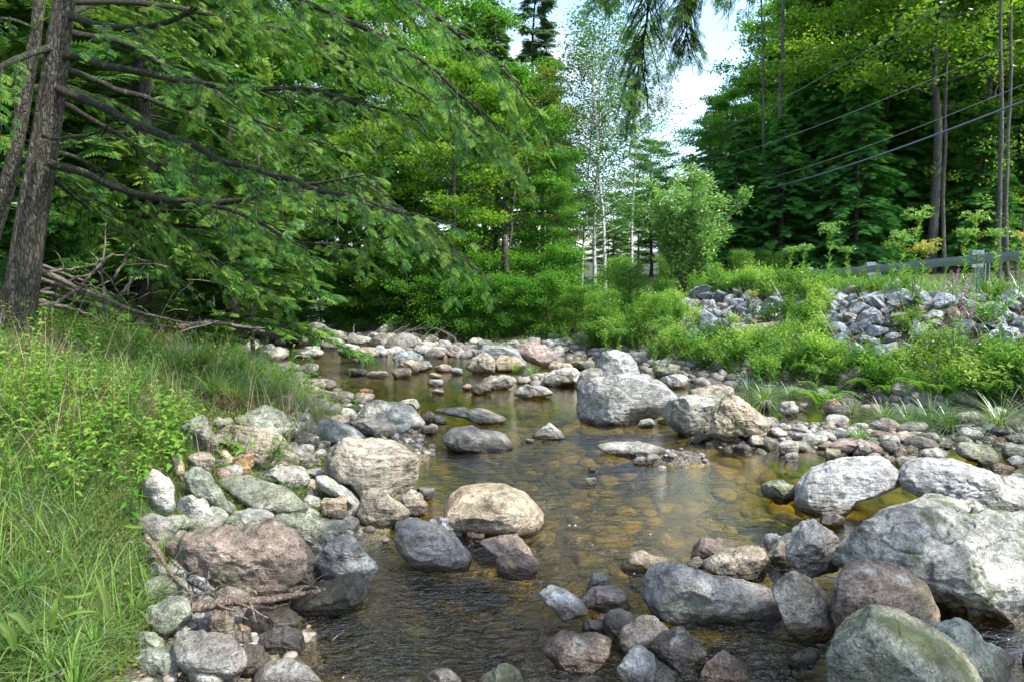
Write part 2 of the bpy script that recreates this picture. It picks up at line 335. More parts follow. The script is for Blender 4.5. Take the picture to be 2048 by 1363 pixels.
def ground_mat():
    m, nd, ln, out = mat('bank_soil_and_gravel')
    g = nd('ShaderNodeNewGeometry'); P = g.outputs['Position']; a = nd('ShaderNodeAttribute', attribute_name='stony')
    n = noise(nd, ln, P, 6, 6, .65); n2 = noise(nd, ln, P, 60, 4, .7); n3 = noise(nd, ln, P, 1.2, 3)
    soil = ramp(nd, ln, n, [(.3, (.022, .016, .009)), (.5, (.05, .040, .018)), (.7, (.085, .075, .032))])
    gr = ramp(nd, ln, n3, [(.4, (.035, .055, .012)), (.6, (.06, .085, .02))])
    soil = mixc(nd, ln, .55, soil, gr)
    vo = nd('ShaderNodeTexVoronoi'); vo.inputs['Scale'].default_value = 42; ln(P, vo.inputs['Vector'])
    ve = nd('ShaderNodeTexVoronoi', feature='DISTANCE_TO_EDGE'); ve.inputs['Scale'].default_value = 42; ln(P, ve.inputs['Vector'])
    hsv = nd('ShaderNodeSeparateColor'); ln(vo.outputs['Color'], hsv.inputs[0])
    peb = ramp(nd, ln, hsv.outputs[0], [(0, (.07, .055, .038)), (.35, (.15, .13, .10)), (.7, (.24, .20, .16)), (1, (.30, .28, .25))])
    peb = mixc(nd, ln, 1.0, peb, ramp(nd, ln, ve.outputs['Distance'], [(0, .2), (.12, 1.0)]), 'MULTIPLY')
    peb = mixc(nd, ln, 1.0, peb, ramp(nd, ln, n2, [(.3, .7), (.7, 1.25)]), 'MULTIPLY')
    # algae-covered bed below the water line
    sp = nd('ShaderNodeSeparateXYZ'); ln(P, sp.inputs[0])
    v2 = nd('ShaderNodeTexVoronoi'); v2.inputs['Scale'].default_value = 7; ln(mixc(nd, ln, .08, P, n), v2.inputs['Vector'])
    h2 = nd('ShaderNodeSeparateColor'); ln(v2.outputs['Color'], h2.inputs[0])
    bed = ramp(nd, ln, mth(nd, ln, 'MULTIPLY', mth(nd, ln, 'ADD', h2.outputs[1], n), .5), [(.2, (.05, .055, .006)), (.45, (.19, .165, .014)), (.6, (.36, .26, .035)), (.8, (.52, .34, .08))])
    bed = mixc(nd, ln, ramp(nd, ln, n3, [(.42, 0.0), (.6, .7)]), bed, (.17, .18, .018))
    bed = mixc(nd, ln, 1.0, bed, ramp(nd, ln, v2.outputs['Distance'], [(.2, 1.15), (.75, .5)]), 'MULTIPLY')
    wetf = ramp(nd, ln, sp.outputs[2], [(.49, 1.0), (.51, 0.0)])
    mr = nd('ShaderNodeMapRange'); val(mr, From_Min=-.03, From_Max=.03, To_Min=1, To_Max=0); ln(sp.outputs[2], mr.inputs['Value'])
    st = mixc(nd, ln, mr.outputs[0], peb, bed)
    c = mixc(nd, ln, a.outputs['Fac'], soil, st)
    b = nd('ShaderNodeBsdfPrincipled'); ln(c, b.inputs['Base Color']); b.inputs['Roughness'].default_value = .85
    bp = nd('ShaderNodeBump'); bp.inputs['Strength'].default_value = .9; bp.inputs['Distance'].default_value = .03
    ln(mth(nd, ln, 'ADD', n, ve.outputs['Distance']), bp.inputs['Height']); ln(bp.outputs[0], b.inputs['Normal'])
    ln(b.outputs[0], out.inputs[0]); return m
M_GROUND = ground_mat()

def water_mat():
    m, nd, ln, out = mat('clear_stream_water')
    g = nd('ShaderNodeNewGeometry'); P = g.outputs['Position']
    def wv(sx, sy, sc, det, dist, rot=0):
        mpn = nd('ShaderNodeMapping'); mpn.inputs['Scale'].default_value = (sx, sy, 1); mpn.inputs['Rotation'].default_value = (0, 0, rot)
        ln(P, mpn.inputs[0]); return noise(nd, ln, mpn.outputs[0], sc, det, .6, dist)
    a = wv(1, 2.0, 5.5, 3, .8, .2); b_ = wv(1, 1.6, 20, 3, .8, -.35); c_ = wv(1, 1.5, 46, 2, .4, .5)
    at_ = nd('ShaderNodeAttribute', attribute_name='flow'); fl = at_.outputs['Fac']
    h = mth(nd, ln, 'ADD', mth(nd, ln, 'MULTIPLY', a, .062), mth(nd, ln, 'MULTIPLY', b_, .026))
    h = mth(nd, ln, 'ADD', h, mth(nd, ln, 'MULTIPLY', c_, .004))
    h = mth(nd, ln, 'MULTIPLY', h, fl)
    bp = nd('ShaderNodeBump'); bp.inputs['Strength'].default_value = 1.0; bp.inputs['Distance'].default_value = 1.0
    ln(h, bp.inputs['Height'])
    tr = nd('ShaderNodeBsdfTransparent'); tr.inputs[0].default_value = (.88, .82, .40, 1)
    gl = nd('ShaderNodeBsdfGlossy'); gl.inputs['Roughness'].default_value = .03; gl.inputs[0].default_value = (1, 1, 1, 1); ln(bp.outputs[0], gl.inputs['Normal'])
    fr = nd('ShaderNodeFresnel'); fr.inputs[0].default_value = 1.5; ln(bp.outputs[0], fr.inputs['Normal'])
    x = nd('ShaderNodeMixShader'); ln(mth(nd, ln, 'MULTIPLY', fr.outputs[0], 2.0, True), x.inputs[0]); ln(tr.outputs[0], x.inputs[1]); ln(gl.outputs[0], x.inputs[2])
    # broken white water where the stream runs fast
    fo = nd('ShaderNodeBsdfDiffuse'); fo.inputs[0].default_value = (.80, .84, .88, 1)
    ff = mth(nd, ln, 'MULTIPLY', ramp(nd, ln, wv(1, 2.4, 16, 5, 1.6, .3), [(.63, 0.0), (.72, 1.0)]), ramp(nd, ln, fl, [(1.3, 0.0), (1.9, .35)]))
    z = nd('ShaderNodeMixShader'); ln(ff, z.inputs[0]); ln(x.outputs[0], z.inputs[1]); ln(fo.outputs[0], z.inputs[2])
    ln(z.outputs[0], out.inputs[0]); return m
M_WATER = water_mat()
def plain(name, col, rough=.6, metal=0, bump=0, nscale=20, var=.3):
    m, nd, ln, out = mat(name); tcn = nd('ShaderNodeTexCoord'); n = noise(nd, ln, tcn.outputs['Object'], nscale, 5, .6)
    b = nd('ShaderNodeBsdfPrincipled'); ln(mixc(nd, ln, 1.0, col, ramp(nd, ln, n, [(.3, 1-var), (.7, 1+var)]), 'MULTIPLY'), b.inputs['Base Color'])
    b.inputs['Roughness'].default_value = rough; b.inputs['Metallic'].default_value = metal
    if bump:
        bp = nd('ShaderNodeBump'); bp.inputs['Distance'].default_value = bump; ln(n, bp.inputs['Height']); ln(bp.outputs[0], b.inputs['Normal'])
    ln(b.outputs[0], out.inputs[0]); return m
M_RAIL = plain('galvanised_steel', (.30, .34, .40), .45, .4); M_POST = plain('steel_post', (.30, .34, .40), .5, .5)
M_WIRE = plain('grey_cable', (.34, .36, .38), .6); M_CABLE = plain('dark_cable', (.16, .19, .28), .5)
M_ROAD = plain('asphalt', (.055, .055, .055), .9, 0, .01, 60)
M_STEM = plain('green_stems', (.10, .17, .04), .7); M_BSTEM = plain('brown_stems', (.12, .08, .045), .8)

# ------------------------------------------------------------------ ground, water, road
def axis(lo, a, b, hi, step, grow=1.12):
    mid = np.arange(a, b, step); r = [b]; s = step
    while r[-1] < hi: s *= grow; r.append(r[-1]+s)
    l = [a]; s = step
    while l[-1] > lo: s *= grow; l.append(l[-1]-s)
    return np.concatenate([np.array(l[1:])[::-1], mid, np.array(r)])
def sheet(xs, ys, zf):
    X, Y = np.meshgrid(xs, ys); Z = zf(X, Y); nx, ny = len(xs), len(ys)
    V = np.stack([X, Y, Z], -1).reshape(-1, 3); i = (np.arange(ny-1)[:, None]*nx+np.arange(nx-1)[None]).ravel()
    return V, np.stack([i, i+1, i+nx+1, i+nx], -1)
xs = axis(-900, -8, 9, 900, .11); ys = axis(-300, 1.5, 20, 1500, .11, 1.08)
V, Q = sheet(xs, ys, H)
g = Geo(); g.add(V, Q, r=0.5); gm = g.mesh('ground', M_GROUND, True)
dL, dR = land_d(V[:, 0], V[:, 1]); nn = noise2(V[:, 0], V[:, 1], 1.5)*.35
dmax = np.maximum((dL+nn)*1.9, (dR+nn)*np.where(V[:, 1] > 17, 1, .6))
stony = 1-np.clip((dmax-.9)/.5, 0, 1)
a = gm.attributes.new('stony', 'FLOAT', 'POINT'); a.data.foreach_set('value', stony.astype(np.float32))
tag(link('ground', gm), kind='structure')
xs = axis(-80, -7, 7, 30, .25); ys = axis(-30, 1.5, 20, 200, .25)
V, Q = sheet(xs, ys, lambda x, y: x*0)
# keep the sheet inside the banks
cx = V[Q].mean(1); dl, dr = land_d(cx[:, 0], cx[:, 1]); Q = Q[(dl < 1.5) & (dr < 1.5)]
g = Geo(); g.add(V, Q, r=.5); wm = g.mesh('stream_water', M_WATER, True)
def flow(x, y):
    f = .08+0*x
    for cx_, cy_, rx, ry, k in [(.45, 5.0, .6, 2.2, 1.0), (.25, 4.0, .9, 1.0, .8), (-.6, 3.3, .9, 1.0, 1.7), (.4, 3.1, 1.5, .8, 1.5), (1.3, 2.9, 1, .5, 1.3), (1.2, 7.6, .9, .35, .9), (-3.6, 12.6, 1.3, 1.8, 1.0), (-.3, 6.3, 1.6, .8, .1), (-5, 17, 2, 3, .8)]:
        f = f + k*np.exp(-((x-cx_)/rx)**2-((y-cy_)/ry)**2)
    return f
a = wm.attributes.new('flow', 'FLOAT', 'POINT'); a.data.foreach_set('value', flow(V[:, 0], V[:, 1]).astype(np.float32))
tag(link('stream_water', wm), kind='structure')
# the road behind the guardrail, following the valley
g = Geo(); ry_ = np.arange(-12, 120, 1.0); xc = 9.0+.035*np.clip(ry_-22, 0, 99)**1.25
V = []
for k, yy in enumerate(ry_):
    for off, dz in ((0, -.1), (.25, .05), (3.4, .09), (6.6, .05), (6.9, -.1)):
        V.append((xc[k]+off, yy, 1.56+dz+.012*max(0, yy-20)))
Q = [[k*5+j, k*5+j+1, k*5+j+6, k*5+j+5] for k in range(len(ry_)-1) for j in range(4)]
g.add(V, Q, r=.5); tag(g.build('road', M_ROAD), kind='structure')
# ------------------------------------------------------------------ rocks
def icosphere(n):
    t = (1+5**.5)/2
    V = np.array([[-1, t, 0], [1, t, 0], [-1, -t, 0], [1, -t, 0], [0, -1, t], [0, 1, t], [0, -1, -t], [0, 1, -t], [t, 0, -1], [t, 0, 1], [-t, 0, -1], [-t, 0, 1]])
    T = np.array([[0, 11, 5], [0, 5, 1], [0, 1, 7], [0, 7, 10], [0, 10, 11], [1, 5, 9], [5, 11, 4], [11, 10, 2], [10, 7, 6], [7, 1, 8], [3, 9, 4], [3, 4, 2], [3, 2, 6], [3, 6, 8], [3, 8, 9], [4, 9, 5], [2, 4, 11], [6, 2, 10], [8, 6, 7], [9, 8, 1]])
    V = V/np.linalg.norm(V, axis=1)[:, None]
    for _ in range(n):
        e = np.concatenate([T[:, [0, 1]], T[:, [1, 2]], T[:, [2, 0]]]); es = np.sort(e, 1)
        u, inv = np.unique(es, axis=0, return_inverse=True); inv = inv.ravel()
        M = V[u].mean(1); M /= np.linalg.norm(M, axis=1)[:, None]
        k = len(T); a, b, c = inv[:k]+len(V), inv[k:2*k]+len(V), inv[2*k:]+len(V)
        V = np.vstack([V, M]); T = np.vstack([np.stack([T[:, 0], a, c], 1), np.stack([T[:, 1], b, a], 1), np.stack([T[:, 2], c, b], 1), np.stack([a, b, c], 1)])
    return V, T
ICO = [icosphere(k) for k in range(7)]
def facet(P, r, n, lo, hi, soft=.88, face=None):
    for _ in range(n):
        d = r.normal(size=3)
        if face is not None: d = d*np.array([.75, 1.1, .8]) + face
        d /= np.linalg.norm(d); o = r.uniform(lo, hi); e = P@d-o
        P = P - np.outer(np.clip(e, 0, None)*soft, d)
    return P
TINT = dict(grey=(.215, .205, .185), beige=(.315, .275, .215), green=(.19, .205, .16), brown=(.19, .150, .12), pink=(.29, .225, .20), white=(.36, .36, .345),
            dark=(.095, .088, .078), tan=(.35, .285, .20), blue=(.25, .275, .285), orange=(.32, .185, .11), pale=(.34, .34, .30))
CR = dict(A=(200, 760, 2.26), B=(850, 650, 2.7262), C=(850, 1000, 2.4094), D=(1400, 850, 2.6574), E=(450, 600, 2.9257), F=(1100, 500, 2.1603), G=(450, 480, 5.12), K=(1536, 860, 4.0), P=(0, 0, 1))
placed = []   # pixel centre and half sizes, to keep the scattered stones off
def rock(crop, pts, tint='grey', label=None, moss=0, dep=.8, Y=None, face=8, wet=0, name='boulder', group=None, cat=None, seed=None, rough=1.0, sink=.1, power=.86):
    ox, oy, s = CR[crop]; pts = np.array(pts, float)
    r = np.random.default_rng(int(abs(pts.sum()*7)+len(placed)*13) if seed is None else seed)
    if pts.ndim == 1:                                     # a box: rounded outline
        x0, y0, x1, y1 = pts; th = np.arange(14)*2*pi/14
        q = 1+.10*r.normal(size=14); k = r.uniform(.72, .95)
        cu, su = np.cos(th), np.sin(th)
        pts = np.stack([(x0+x1)/2+(x1-x0)/2*np.sign(cu)*abs(cu)**k*q.clip(.86, 1.08), (y0+y1)/2-(y1-y0)/2*np.sign(su)*abs(su)**k*q.clip(.86, 1.08)], -1)
    pts = pts/s + np.array([ox, oy])
    if s != 1: m0 = pts.mean(0); pts = m0+(pts-m0)*1.05
    x0, y0 = pts.min(0); x1, y1 = pts.max(0); cx, cyy = (x0+x1)/2, (y0+y1)/2
    gp = hit(cx, y1) if Y is None else at(cx, y1, Y)
    placed.append((cx, cyy, (x1-x0)/2, (y1-y0)/2))
    Yf = gp[1]; hw = (x1-x0)/2*Yf/F; D = hw*dep
    D = max(min(D, hw*1.2), (y1-y0)/2*Yf/F*.7)
    Yc = Yf + D*.45; C = at(cx, cyy, Yc); dd = ray(cx, cyy); ppm = Yc/dd[1]/F
    # polar radius of the outline
    th = np.linspace(-pi, pi, 181); rad = np.zeros(181); R = pts-np.array([cx, cyy]); R[:, 1] *= -1
    R2 = np.roll(R, -1, 0)
    for a, b in zip(R, R2):
        d = b-a; den = np.cos(th)*d[1]-np.sin(th)*d[0]
        with np.errstate(all='ignore'):
            t = (a[0]*d[1]-a[1]*d[0])/den; u = (a[0]*np.sin(th)-a[1]*np.cos(th))/den
        ok = (t > 0) & (u >= -1e-6) & (u <= 1+1e-6); rad = np.where(ok & (t > rad), t, rad)
    rad = np.where(rad <= 0, np.median(rad), rad)
    ker = np.array([1, 2, 3, 2, 1])/9.; rp_ = np.concatenate([rad[-5:-1], rad, rad[1:5]]); rad = np.convolve(rp_, ker, 'same')[4:-4]
    big = max(x1-x0, y1-y0); lvl = 6 if big > 330 else 5 if big > 115 else 4 if big > 42 else 3
    S, T = ICO[lvl]; P = S.copy()
    P = facet(P, r, face, .56, .84, .97, np.array([0, -.55, .35]))
    u, v_, w_ = P[:, 0], P[:, 2], P[:, 1]
    s_ = np.sqrt(u*u+v_*v_)+1e-9; ang = np.arctan2(v_, u); f = np.interp(ang, th, rad)
    sp = s_**power
    U, Vv = u/s_*sp*f*1.05, v_/s_*sp*f*1.04
    Vv = np.where(Vv < 0, Vv*(1+sink), Vv)
    Wd = np.sign(w_)*np.abs(w_)**.85*D
    X = np.stack([U*ppm, Wd, Vv*ppm], -1)
    nrm = S; m = min(hw, (y1-y0)/2*Yf/F)
    q = X/max(m, .05); off = r.uniform(0, 30, 3)
    n1 = fbm(q*.9+off, 3); n2 = fbm(q*3.1+off, 4, .6); rid = 1-np.abs(fbm(q*np.array([1.6, 1.6, 3.2])+off+9, 3))*2.2
    disp = n1*.08+n2*.048*rough-np.clip(rid-.72, 0, 1)*.16*rough
    X = X + nrm*(disp*m)[:, None]
    X[:, 0] += X[:, 1]*dd[0]/dd[1]                          # depth runs along the line of sight
    me = bpy.data.meshes.new(name); g = Geo(); g.add(X, None, T, r=.5)
    me = g.mesh(name, M_MOSS if moss else M_ROCK, True)
    o = link(name, me); o.location = C
    t = np.array(TINT[tint])*r.uniform(.88, 1.14); o.color = (*t.clip(0, 1), 1); o['wet'] = float(wet)
    tag(o, label, cat or name, group); return o
R = rock
# --- left bank of stones
R('A', [(365,820),(430,700),(530,668),(650,655),(790,650),(880,690),(940,780),(930,840),(860,920),(800,965),(600,965),(450,910),(380,860)], 'brown', 'large brown cracked boulder with a sunlit tan right face above the driftwood', rough=1.4, face=9, dep=.7)
R('A', [(780,665),(860,672),(905,715),(945,785),(925,845),(880,895),(835,850),(800,760)], 'tan', 'added tan block for the sunlit right end of the large brown cracked boulder', rough=1.6, face=9, Y=3.98, dep=.6)  # sunlight on the boulder's right side, put into a paler separate block
R('A', [(960,840),(1040,730),(1100,690),(1150,720),(1250,850),(1200,900),(1060,945),(990,910)], 'grey', 'grey slab with yellow lichen leaning beside the large brown boulder', face=9, dep=.55)
R('A', [(800,615),(980,610),(1110,640),(1140,700),(1000,780),(940,810),(930,730),(860,670),(810,660)], 'green', 'flat grey green slab just behind the yellow lichen slab', face=9, dep=.7)
R('A', [(520,470),(600,450),(760,460),(880,510),(950,580),(900,610),(700,590),(610,560),(540,510)], 'green', 'long dark green flat slab in the middle of the left bank stones', dep=.7, face=9, rough=.8)
R('A', [(650,410),(760,385),(880,378),(950,400),(965,440),(900,470),(780,450),(660,440)], 'pale', 'flat pale slab lying behind the long dark green slab', dep=.7, face=8)
R('A', [(985,400),(1020,320),(1110,265),(1250,248),(1360,280),(1415,350),(1415,440),(1350,520),(1200,545),(1110,480),(1020,440)], 'beige', 'big rounded beige boulder with lichen at the left water edge', dep=.85, face=5)
R('A', [(530,250),(600,205),(700,193),(800,240),(870,330),(875,370),(760,395),(620,370),(540,310)], 'beige', 'broad domed olive beige boulder left of the big rounded one', moss=1)
R('A', [(590,160),(660,125),(740,118),(820,150),(880,220),(850,265),(780,230),(700,195),(620,190)], 'green', 'pale green smooth slab topping the left stones below the dry grass')
R('A', [(350,190),(400,155),(470,170),(490,220),(530,270),(520,320),(430,310),(370,280)], 'grey', 'grey boulder half under the grass at the upper left of the stones')
R('A', [(950,240),(990,190),(1050,178),(1120,210),(1190,250),(1140,275),(1050,290),(980,295)], 'blue', 'blue white pointed boulder just above the big rounded beige one', rough=1.4)
R('A', [(1140,190),(1210,110),(1270,90),(1340,95),(1410,130),(1460,190),(1420,210),(1330,215),(1250,190),(1180,200)], 'pale', 'pale wedge shaped boulder with a bright right face at the water edge', face=10)
R('A', [1130,175,1340,250], 'grey', 'low grey rock in front of the pale wedge boulder')
R('A', [865,290,985,385], 'pale', 'smooth egg shaped grey rock wedged left of the big beige boulder')
R('A', [(385,430),(440,400),(500,420),(530,480),(595,580),(560,600),(480,560),(400,480)], 'green', 'greenish rock with a bumpy end left of the long dark slab', moss=1)
R('A', [(360,520),(420,505),(480,550),(525,640),(480,680),(420,650),(350,580)], 'white', 'whitish lichen covered rock above the grass tuft')
R('A', [200,415,335,590], 'white', 'whitish round rock showing through the leaves of the left bank')
R('A', [(1170,600),(1190,540),(1230,490),(1290,495),(1395,600),(1380,640),(1280,665),(1200,640)], 'beige', 'three sided beige rock below the big rounded beige boulder', face=9)
R('A', [1365,500,1480,610], 'beige', 'small upright beige rock right of the three sided one', face=8)
R('P', [(787,1048),(830,1036),(870,1050),(915,1085),(945,1115),(930,1135),(870,1142),(820,1122),(795,1090)], 'grey', 'dark grey sloping boulder at the water edge below the tan dome', face=9)
R('A', [995,520,1135,620], 'tan', 'tan block between the long dark slab and the three sided rock', face=8)
R('A', [895,450,1000,505], 'beige', 'small flat tan rock behind the tan block')
R('A', [(985,435),(1040,440),(1120,490),(1180,560),(1165,590),(1080,540),(1000,480)], 'pale', 'narrow pale tilted slab in front of the big rounded beige boulder', face=9)
R('A', [(525,318),(560,306),(602,350),(585,378),(545,374)], 'tan', 'small light tan square block among the left stones', face=10, dep=1)
R('A', [400,325,525,420], 'beige', 'beige block beside the small light tan square one', face=9)
R('A', [(545,375),(610,345),(690,335),(690,380),(640,400),(560,400)], 'orange', 'dark brown broken rock right of the light tan square block', face=10, rough=1.6)
R('A', [590,370,680,445], 'orange', 'orange brown upright chunk above the flat pale slab', face=10, rough=1.6)
R('A', [510,390,590,455], 'pink', 'pinkish white small block left of the orange brown chunk', face=9)
R('A', [320,330,378,450], 'tan', 'tall tan stone standing at the edge of the grass', face=8)
R('A', [955,392,1022,435], 'grey', 'small grey block left of the big beige boulder foot', face=9)
R('A', [1020,400,1080,450], 'grey', 'small grey block touching the big beige boulder foot', face=9)
R('A', [885,845,965,930], 'grey', 'small round grey stone between the brown boulder and the lichen slab')
R('A', [(855,1020),(950,970),(1060,940),(1180,890),(1215,920),(1225,985),(1150,1020),(1000,1050),(900,1060)], 'dark', 'dark wet slab dipping into the water under the lichen slab', wet=.5, face=9)
R('A', [645,1040,885,1150], 'dark', 'dark wet rounded rock below the driftwood stick', wet=.7)
R('A', [(650,1185),(760,1135),(860,1122),(930,1165),(925,1195),(860,1225),(720,1225)], 'dark', 'flat dark rock with a pale top at the lower left water edge', wet=.45)
R('A', [500,1035,615,1200], 'brown', 'brown rock between two grey ones below the driftwood')
R('A', [(300,1200),(360,1150),(480,1170),(600,1190),(650,1260),(600,1330),(480,1363),(380,1300)], 'grey', 'grey boulder under the smooth one at the lower left')
R('A', [345,1052,570,1215], 'blue', 'smooth rounded grey boulder stacked on another at the lower left', Y=3.12)
R('A', [(175,1120),(230,1040),(330,985),(400,990),(412,1050),(400,1110),(310,1170),(200,1160)], 'green', 'grey green boulder against the mossy one by the grass edge')
R('A', [195,880,410,1010], 'green', 'mossy green rounded boulder under the driftwood tips', moss=1)
R('A', [200,830,330,900], 'green', 'dark mossy stone hidden at the grass edge above the mossy boulder', moss=1)
R('A', [150,1145,310,1250], 'green', 'pale mossy stone at the grass edge in the lower left corner', moss=1)
R('A', [150,1220,475,1420], 'green', 'round mossy boulder at the very bottom left', moss=1, Y=2.75)
R('A', [600,1205,770,1335], 'dark', 'dark rounded rock beside the water at the bottom', wet=.4)
R('A', [(706,1345),(760,1300),(860,1285),(960,1285),(1005,1310),(980,1390),(720,1400)], 'grey', 'flat grey slab cut by the bottom edge left of the water')
R('A', [520,590,790,670], 'pale', 'thin pale slab lying on top behind the large brown boulder', face=9)
R('A', [290,730,420,850], 'brown', 'brown rock behind the left end of the large brown boulder')
R('A', [1430,480,1515,540], 'grey', 'small layered grey stone at the water edge by the upright beige rock', face=8)
R('A', [930,490,1000,560], 'dark', 'small dark round stone behind the tan block')
R('A', [1035,590,1120,640], 'dark', 'small dark stone below the tan block')
R('A', [845,235,990,310], 'dark', 'dark damp rock in the gap below the pale green slab', wet=.3)
R('A', [500,165,600,230], 'green', 'dark green stone at the left of the pale green slab', moss=1)
# --- rocks in the stream, centre
R('B', [(65,1030),(110,960),(200,910),(330,885),(440,890),(540,930),(600,990),(635,1040),(590,1100),(480,1130),(340,1145),(230,1100),(150,1060)], 'tan', 'smooth tan dome boulder in the middle of the stream', dep=.8, face=3, rough=.5)
R('B', [(105,620),(150,575),(250,555),(350,570),(430,595),(465,645),(440,675),(280,675),(150,665)], 'grey', 'low smooth grey boulder standing in the water left of centre', face=4, rough=.6)
R('B', [(585,605),(640,550),(685,533),(730,565),(762,610),(700,620)], 'pale', 'small pointed pale rock with foam around it in mid stream', face=6)
R('B', [(45,465),(150,455),(260,445),(330,460),(380,485),(445,510),(400,525),(300,535),(250,510),(130,490)], 'grey', 'long low flat rock in the still pool left of centre', dep=.4)
R('B', [(850,440),(860,340),(900,285),(1000,265),(1150,265),(1240,290),(1300,330),(1350,390),(1320,440),(1240,490),(1100,520),(950,530),(870,500)], 'white', 'big blocky blue white boulder standing in mid stream', dep=.7, face=7, rough=.7)
R('B', [(925,300),(930,215),(960,150),(1040,130),(1100,150),(1150,210),(1172,280),(1100,330)], 'white', 'pale rounded boulder right behind the big blue white one', Y=9.3, rough=.7)
R('B', [(825,330),(850,262),(900,232),(960,240),(960,320),(900,400),(845,420)], 'grey', 'darker grey boulder at the left side of the big blue white one', Y=9.0, rough=.7)
R('B', [(1305,480),(1340,410),(1420,385),(1540,375),(1640,370),(1620,450),(1590,560),(1500,595),(1400,580),(1320,530)], 'pale', 'pale topped boulder with a dark mossy face right of the big white one', face=9, moss=1)
R('F', [(700,780),(715,700),(740,640),(790,630),(870,690),(950,745),(900,790),(800,825),(730,815)], 'beige', 'leaning wedge boulder with grooved mossy face by the pebble bar', face=9, rough=1.6, moss=1)
R('B', [1455,325,1685,420], 'beige', 'smooth beige boulder top showing behind the leaning wedge boulder', Y=8.7)
R('B', [1280,270,1430,340], 'white', 'white rounded rock on the far right edge of the pool')
R('B', [1250,210,1390,280], 'green', 'mossy rock at the foot of the leafy right bank', moss=1)
R('B', [(490,140),(540,105),(600,95),(660,110),(710,160),(705,205),(640,220),(560,190)], 'pink', 'pink domed boulder at the head of the pool', face=3, Y=13.3)
R('B', [(290,150),(330,115),(430,110),(500,140),(548,215),(480,240),(380,240),(300,230)], 'blue', 'large bluish boulder beside the pink domed one', Y=13.0, face=6)
R('B', [(215,235),(260,180),(330,150),(375,190),(378,250),(300,262)], 'beige', 'beige boulder in front of the large bluish one')
R('B', [(375,190),(440,160),(520,180),(545,225),(460,250),(378,250)], 'tan', 'tan faced block below the large bluish boulder', face=9)
R('B', [330,270,500,350], 'grey', 'low grey rock on the gravel left of the grassy patch')
R('B', [(465,380),(510,340),(570,318),(640,330),(692,370),(640,390),(540,398)], 'white', 'white topped rock in the shallow water before the gravel bar')
R('B', [650,235,845,330], 'pale', 'pale flat boulder left of the big blue white boulder')
R('B', [715,232,800,272], 'white', 'small bluish white stone lying on the pale flat boulder', Y=10.6)
R('B', [680,195,800,260], 'beige', 'beige square boulder behind the pale flat one', face=8)
R('B', [800,190,920,245], 'green', 'mossy rock left behind the pale rounded boulder', moss=1)
R('B', [250,312,385,375], 'dark', 'dark streaked rock reflected in the still pool', wet=.3)
R('B', [205,318,262,355], 'pink', 'small pinkish stone at the left of the dark streaked rock')
R('B', [(945,660),(1000,643),(1150,640),(1260,655),(1350,685),(1280,705),(1120,712),(1010,690)], 'pale', 'flat grooved slab barely above the water in mid stream', dep=.5, rough=1.5)
R('B', [1205,700,1275,752], 'white', 'small white stone at the edge of the midstream slab')
R('B', [1130,715,1210,755], 'pale', 'small pale ridge of stone below the midstream slab')
R('B', [890,775,935,800], 'brown', 'tiny brown stone breaking the current', name='cobble')
R('B', [873,828,932,872], 'grey', 'tiny grey stone in the bright current', name='cobble')
R('B', [550,617,600,645], 'pale', 'tiny pale stone by the foam left of the pointed rock', name='cobble')
R('B', [1160,512,1252,558], 'white', 'small white stone at the foot of the big blue white boulder')
R('B', [1270,495,1350,540], 'tan', 'small tan stone between the white boulder and the mossy faced one')
R('B', [1445,592,1570,640], 'dark', 'flat wet stone before the leaning wedge boulder', wet=.4)
R('B', [20,1045,210,1175], 'blue', 'smooth grey egg shaped boulder left of the tan dome')
R('B', [210,1115,330,1190], 'brown', 'small brown stone at the foot of the tan dome')
R('B', [(300,1200),(400,1160),(500,1160),(560,1220),(615,1290),(540,1320),(450,1270),(340,1230)], 'pink', 'pinkish half sunk rock in the riffle below the tan dome', wet=.15)
R('B', [395,1255,615,1370], 'brown', 'dark brown wet rock below the pinkish half sunk one', wet=.35)
R('B', [190,893,275,930], 'grey', 'small grey stone behind the tan dome')
# --- lower centre and right
R('C', [(1050,470),(1070,400),(1120,330),(1200,300),(1300,315),(1420,370),(1560,420),(1680,460),(1700,520),(1690,600),(1550,600),(1350,580),(1200,565),(1090,540)], 'grey', 'long sloping grey boulder in the lower centre with a tail to the right', dep=.5, face=6)
R('C', [(1350,300),(1420,240),(1520,210),(1620,240),(1650,290),(1630,380),(1500,375),(1400,340)], 'beige', 'beige rounded boulder behind the long sloping grey one')
R('C', [(1275,250),(1310,195),(1370,188),(1510,210),(1420,250),(1380,285),(1290,280)], 'brown', 'brown damp rock with a pale top at the edge of the amber pool', wet=.15)
R('C', [955,260,1200,350], 'beige', 'shallow beige rock awash left of the long sloping boulder', wet=.2)
R('C', [1270,275,1380,325], 'pale', 'pale awash rock behind the head of the long sloping boulder')
R('C', [(550,465),(600,420),(680,450),(740,490),(782,530),(680,560),(600,520)], 'white', 'greenish white flat stone alone in the riffle')
R('C', [(740,490),(800,440),(880,425),(960,440),(985,490),(985,530),(860,520)], 'pink', 'pinkish flat rock right of the greenish white stone')
R('C', [770,350,880,450], 'blue', 'small grey stone under running water above the pinkish flat rock', wet=.8)
R('C', [755,585,865,645], 'grey', 'small grey stone left of the dark boulder group', wet=.3)
R('C', [830,545,890,590], 'tan', 'tiny tan stone touching the dark boulder group', name='cobble')
R('C', [865,530,1065,680], 'dark', 'dark rounded boulder at the back of the lower centre group', wet=.2)
R('C', [(930,700),(960,630),(1010,590),(1060,565),(1130,590),(1180,625),(1130,700),(1090,770),(980,730)], 'beige', 'grey beige boulder in the middle of the lower centre group', Y=3.0)
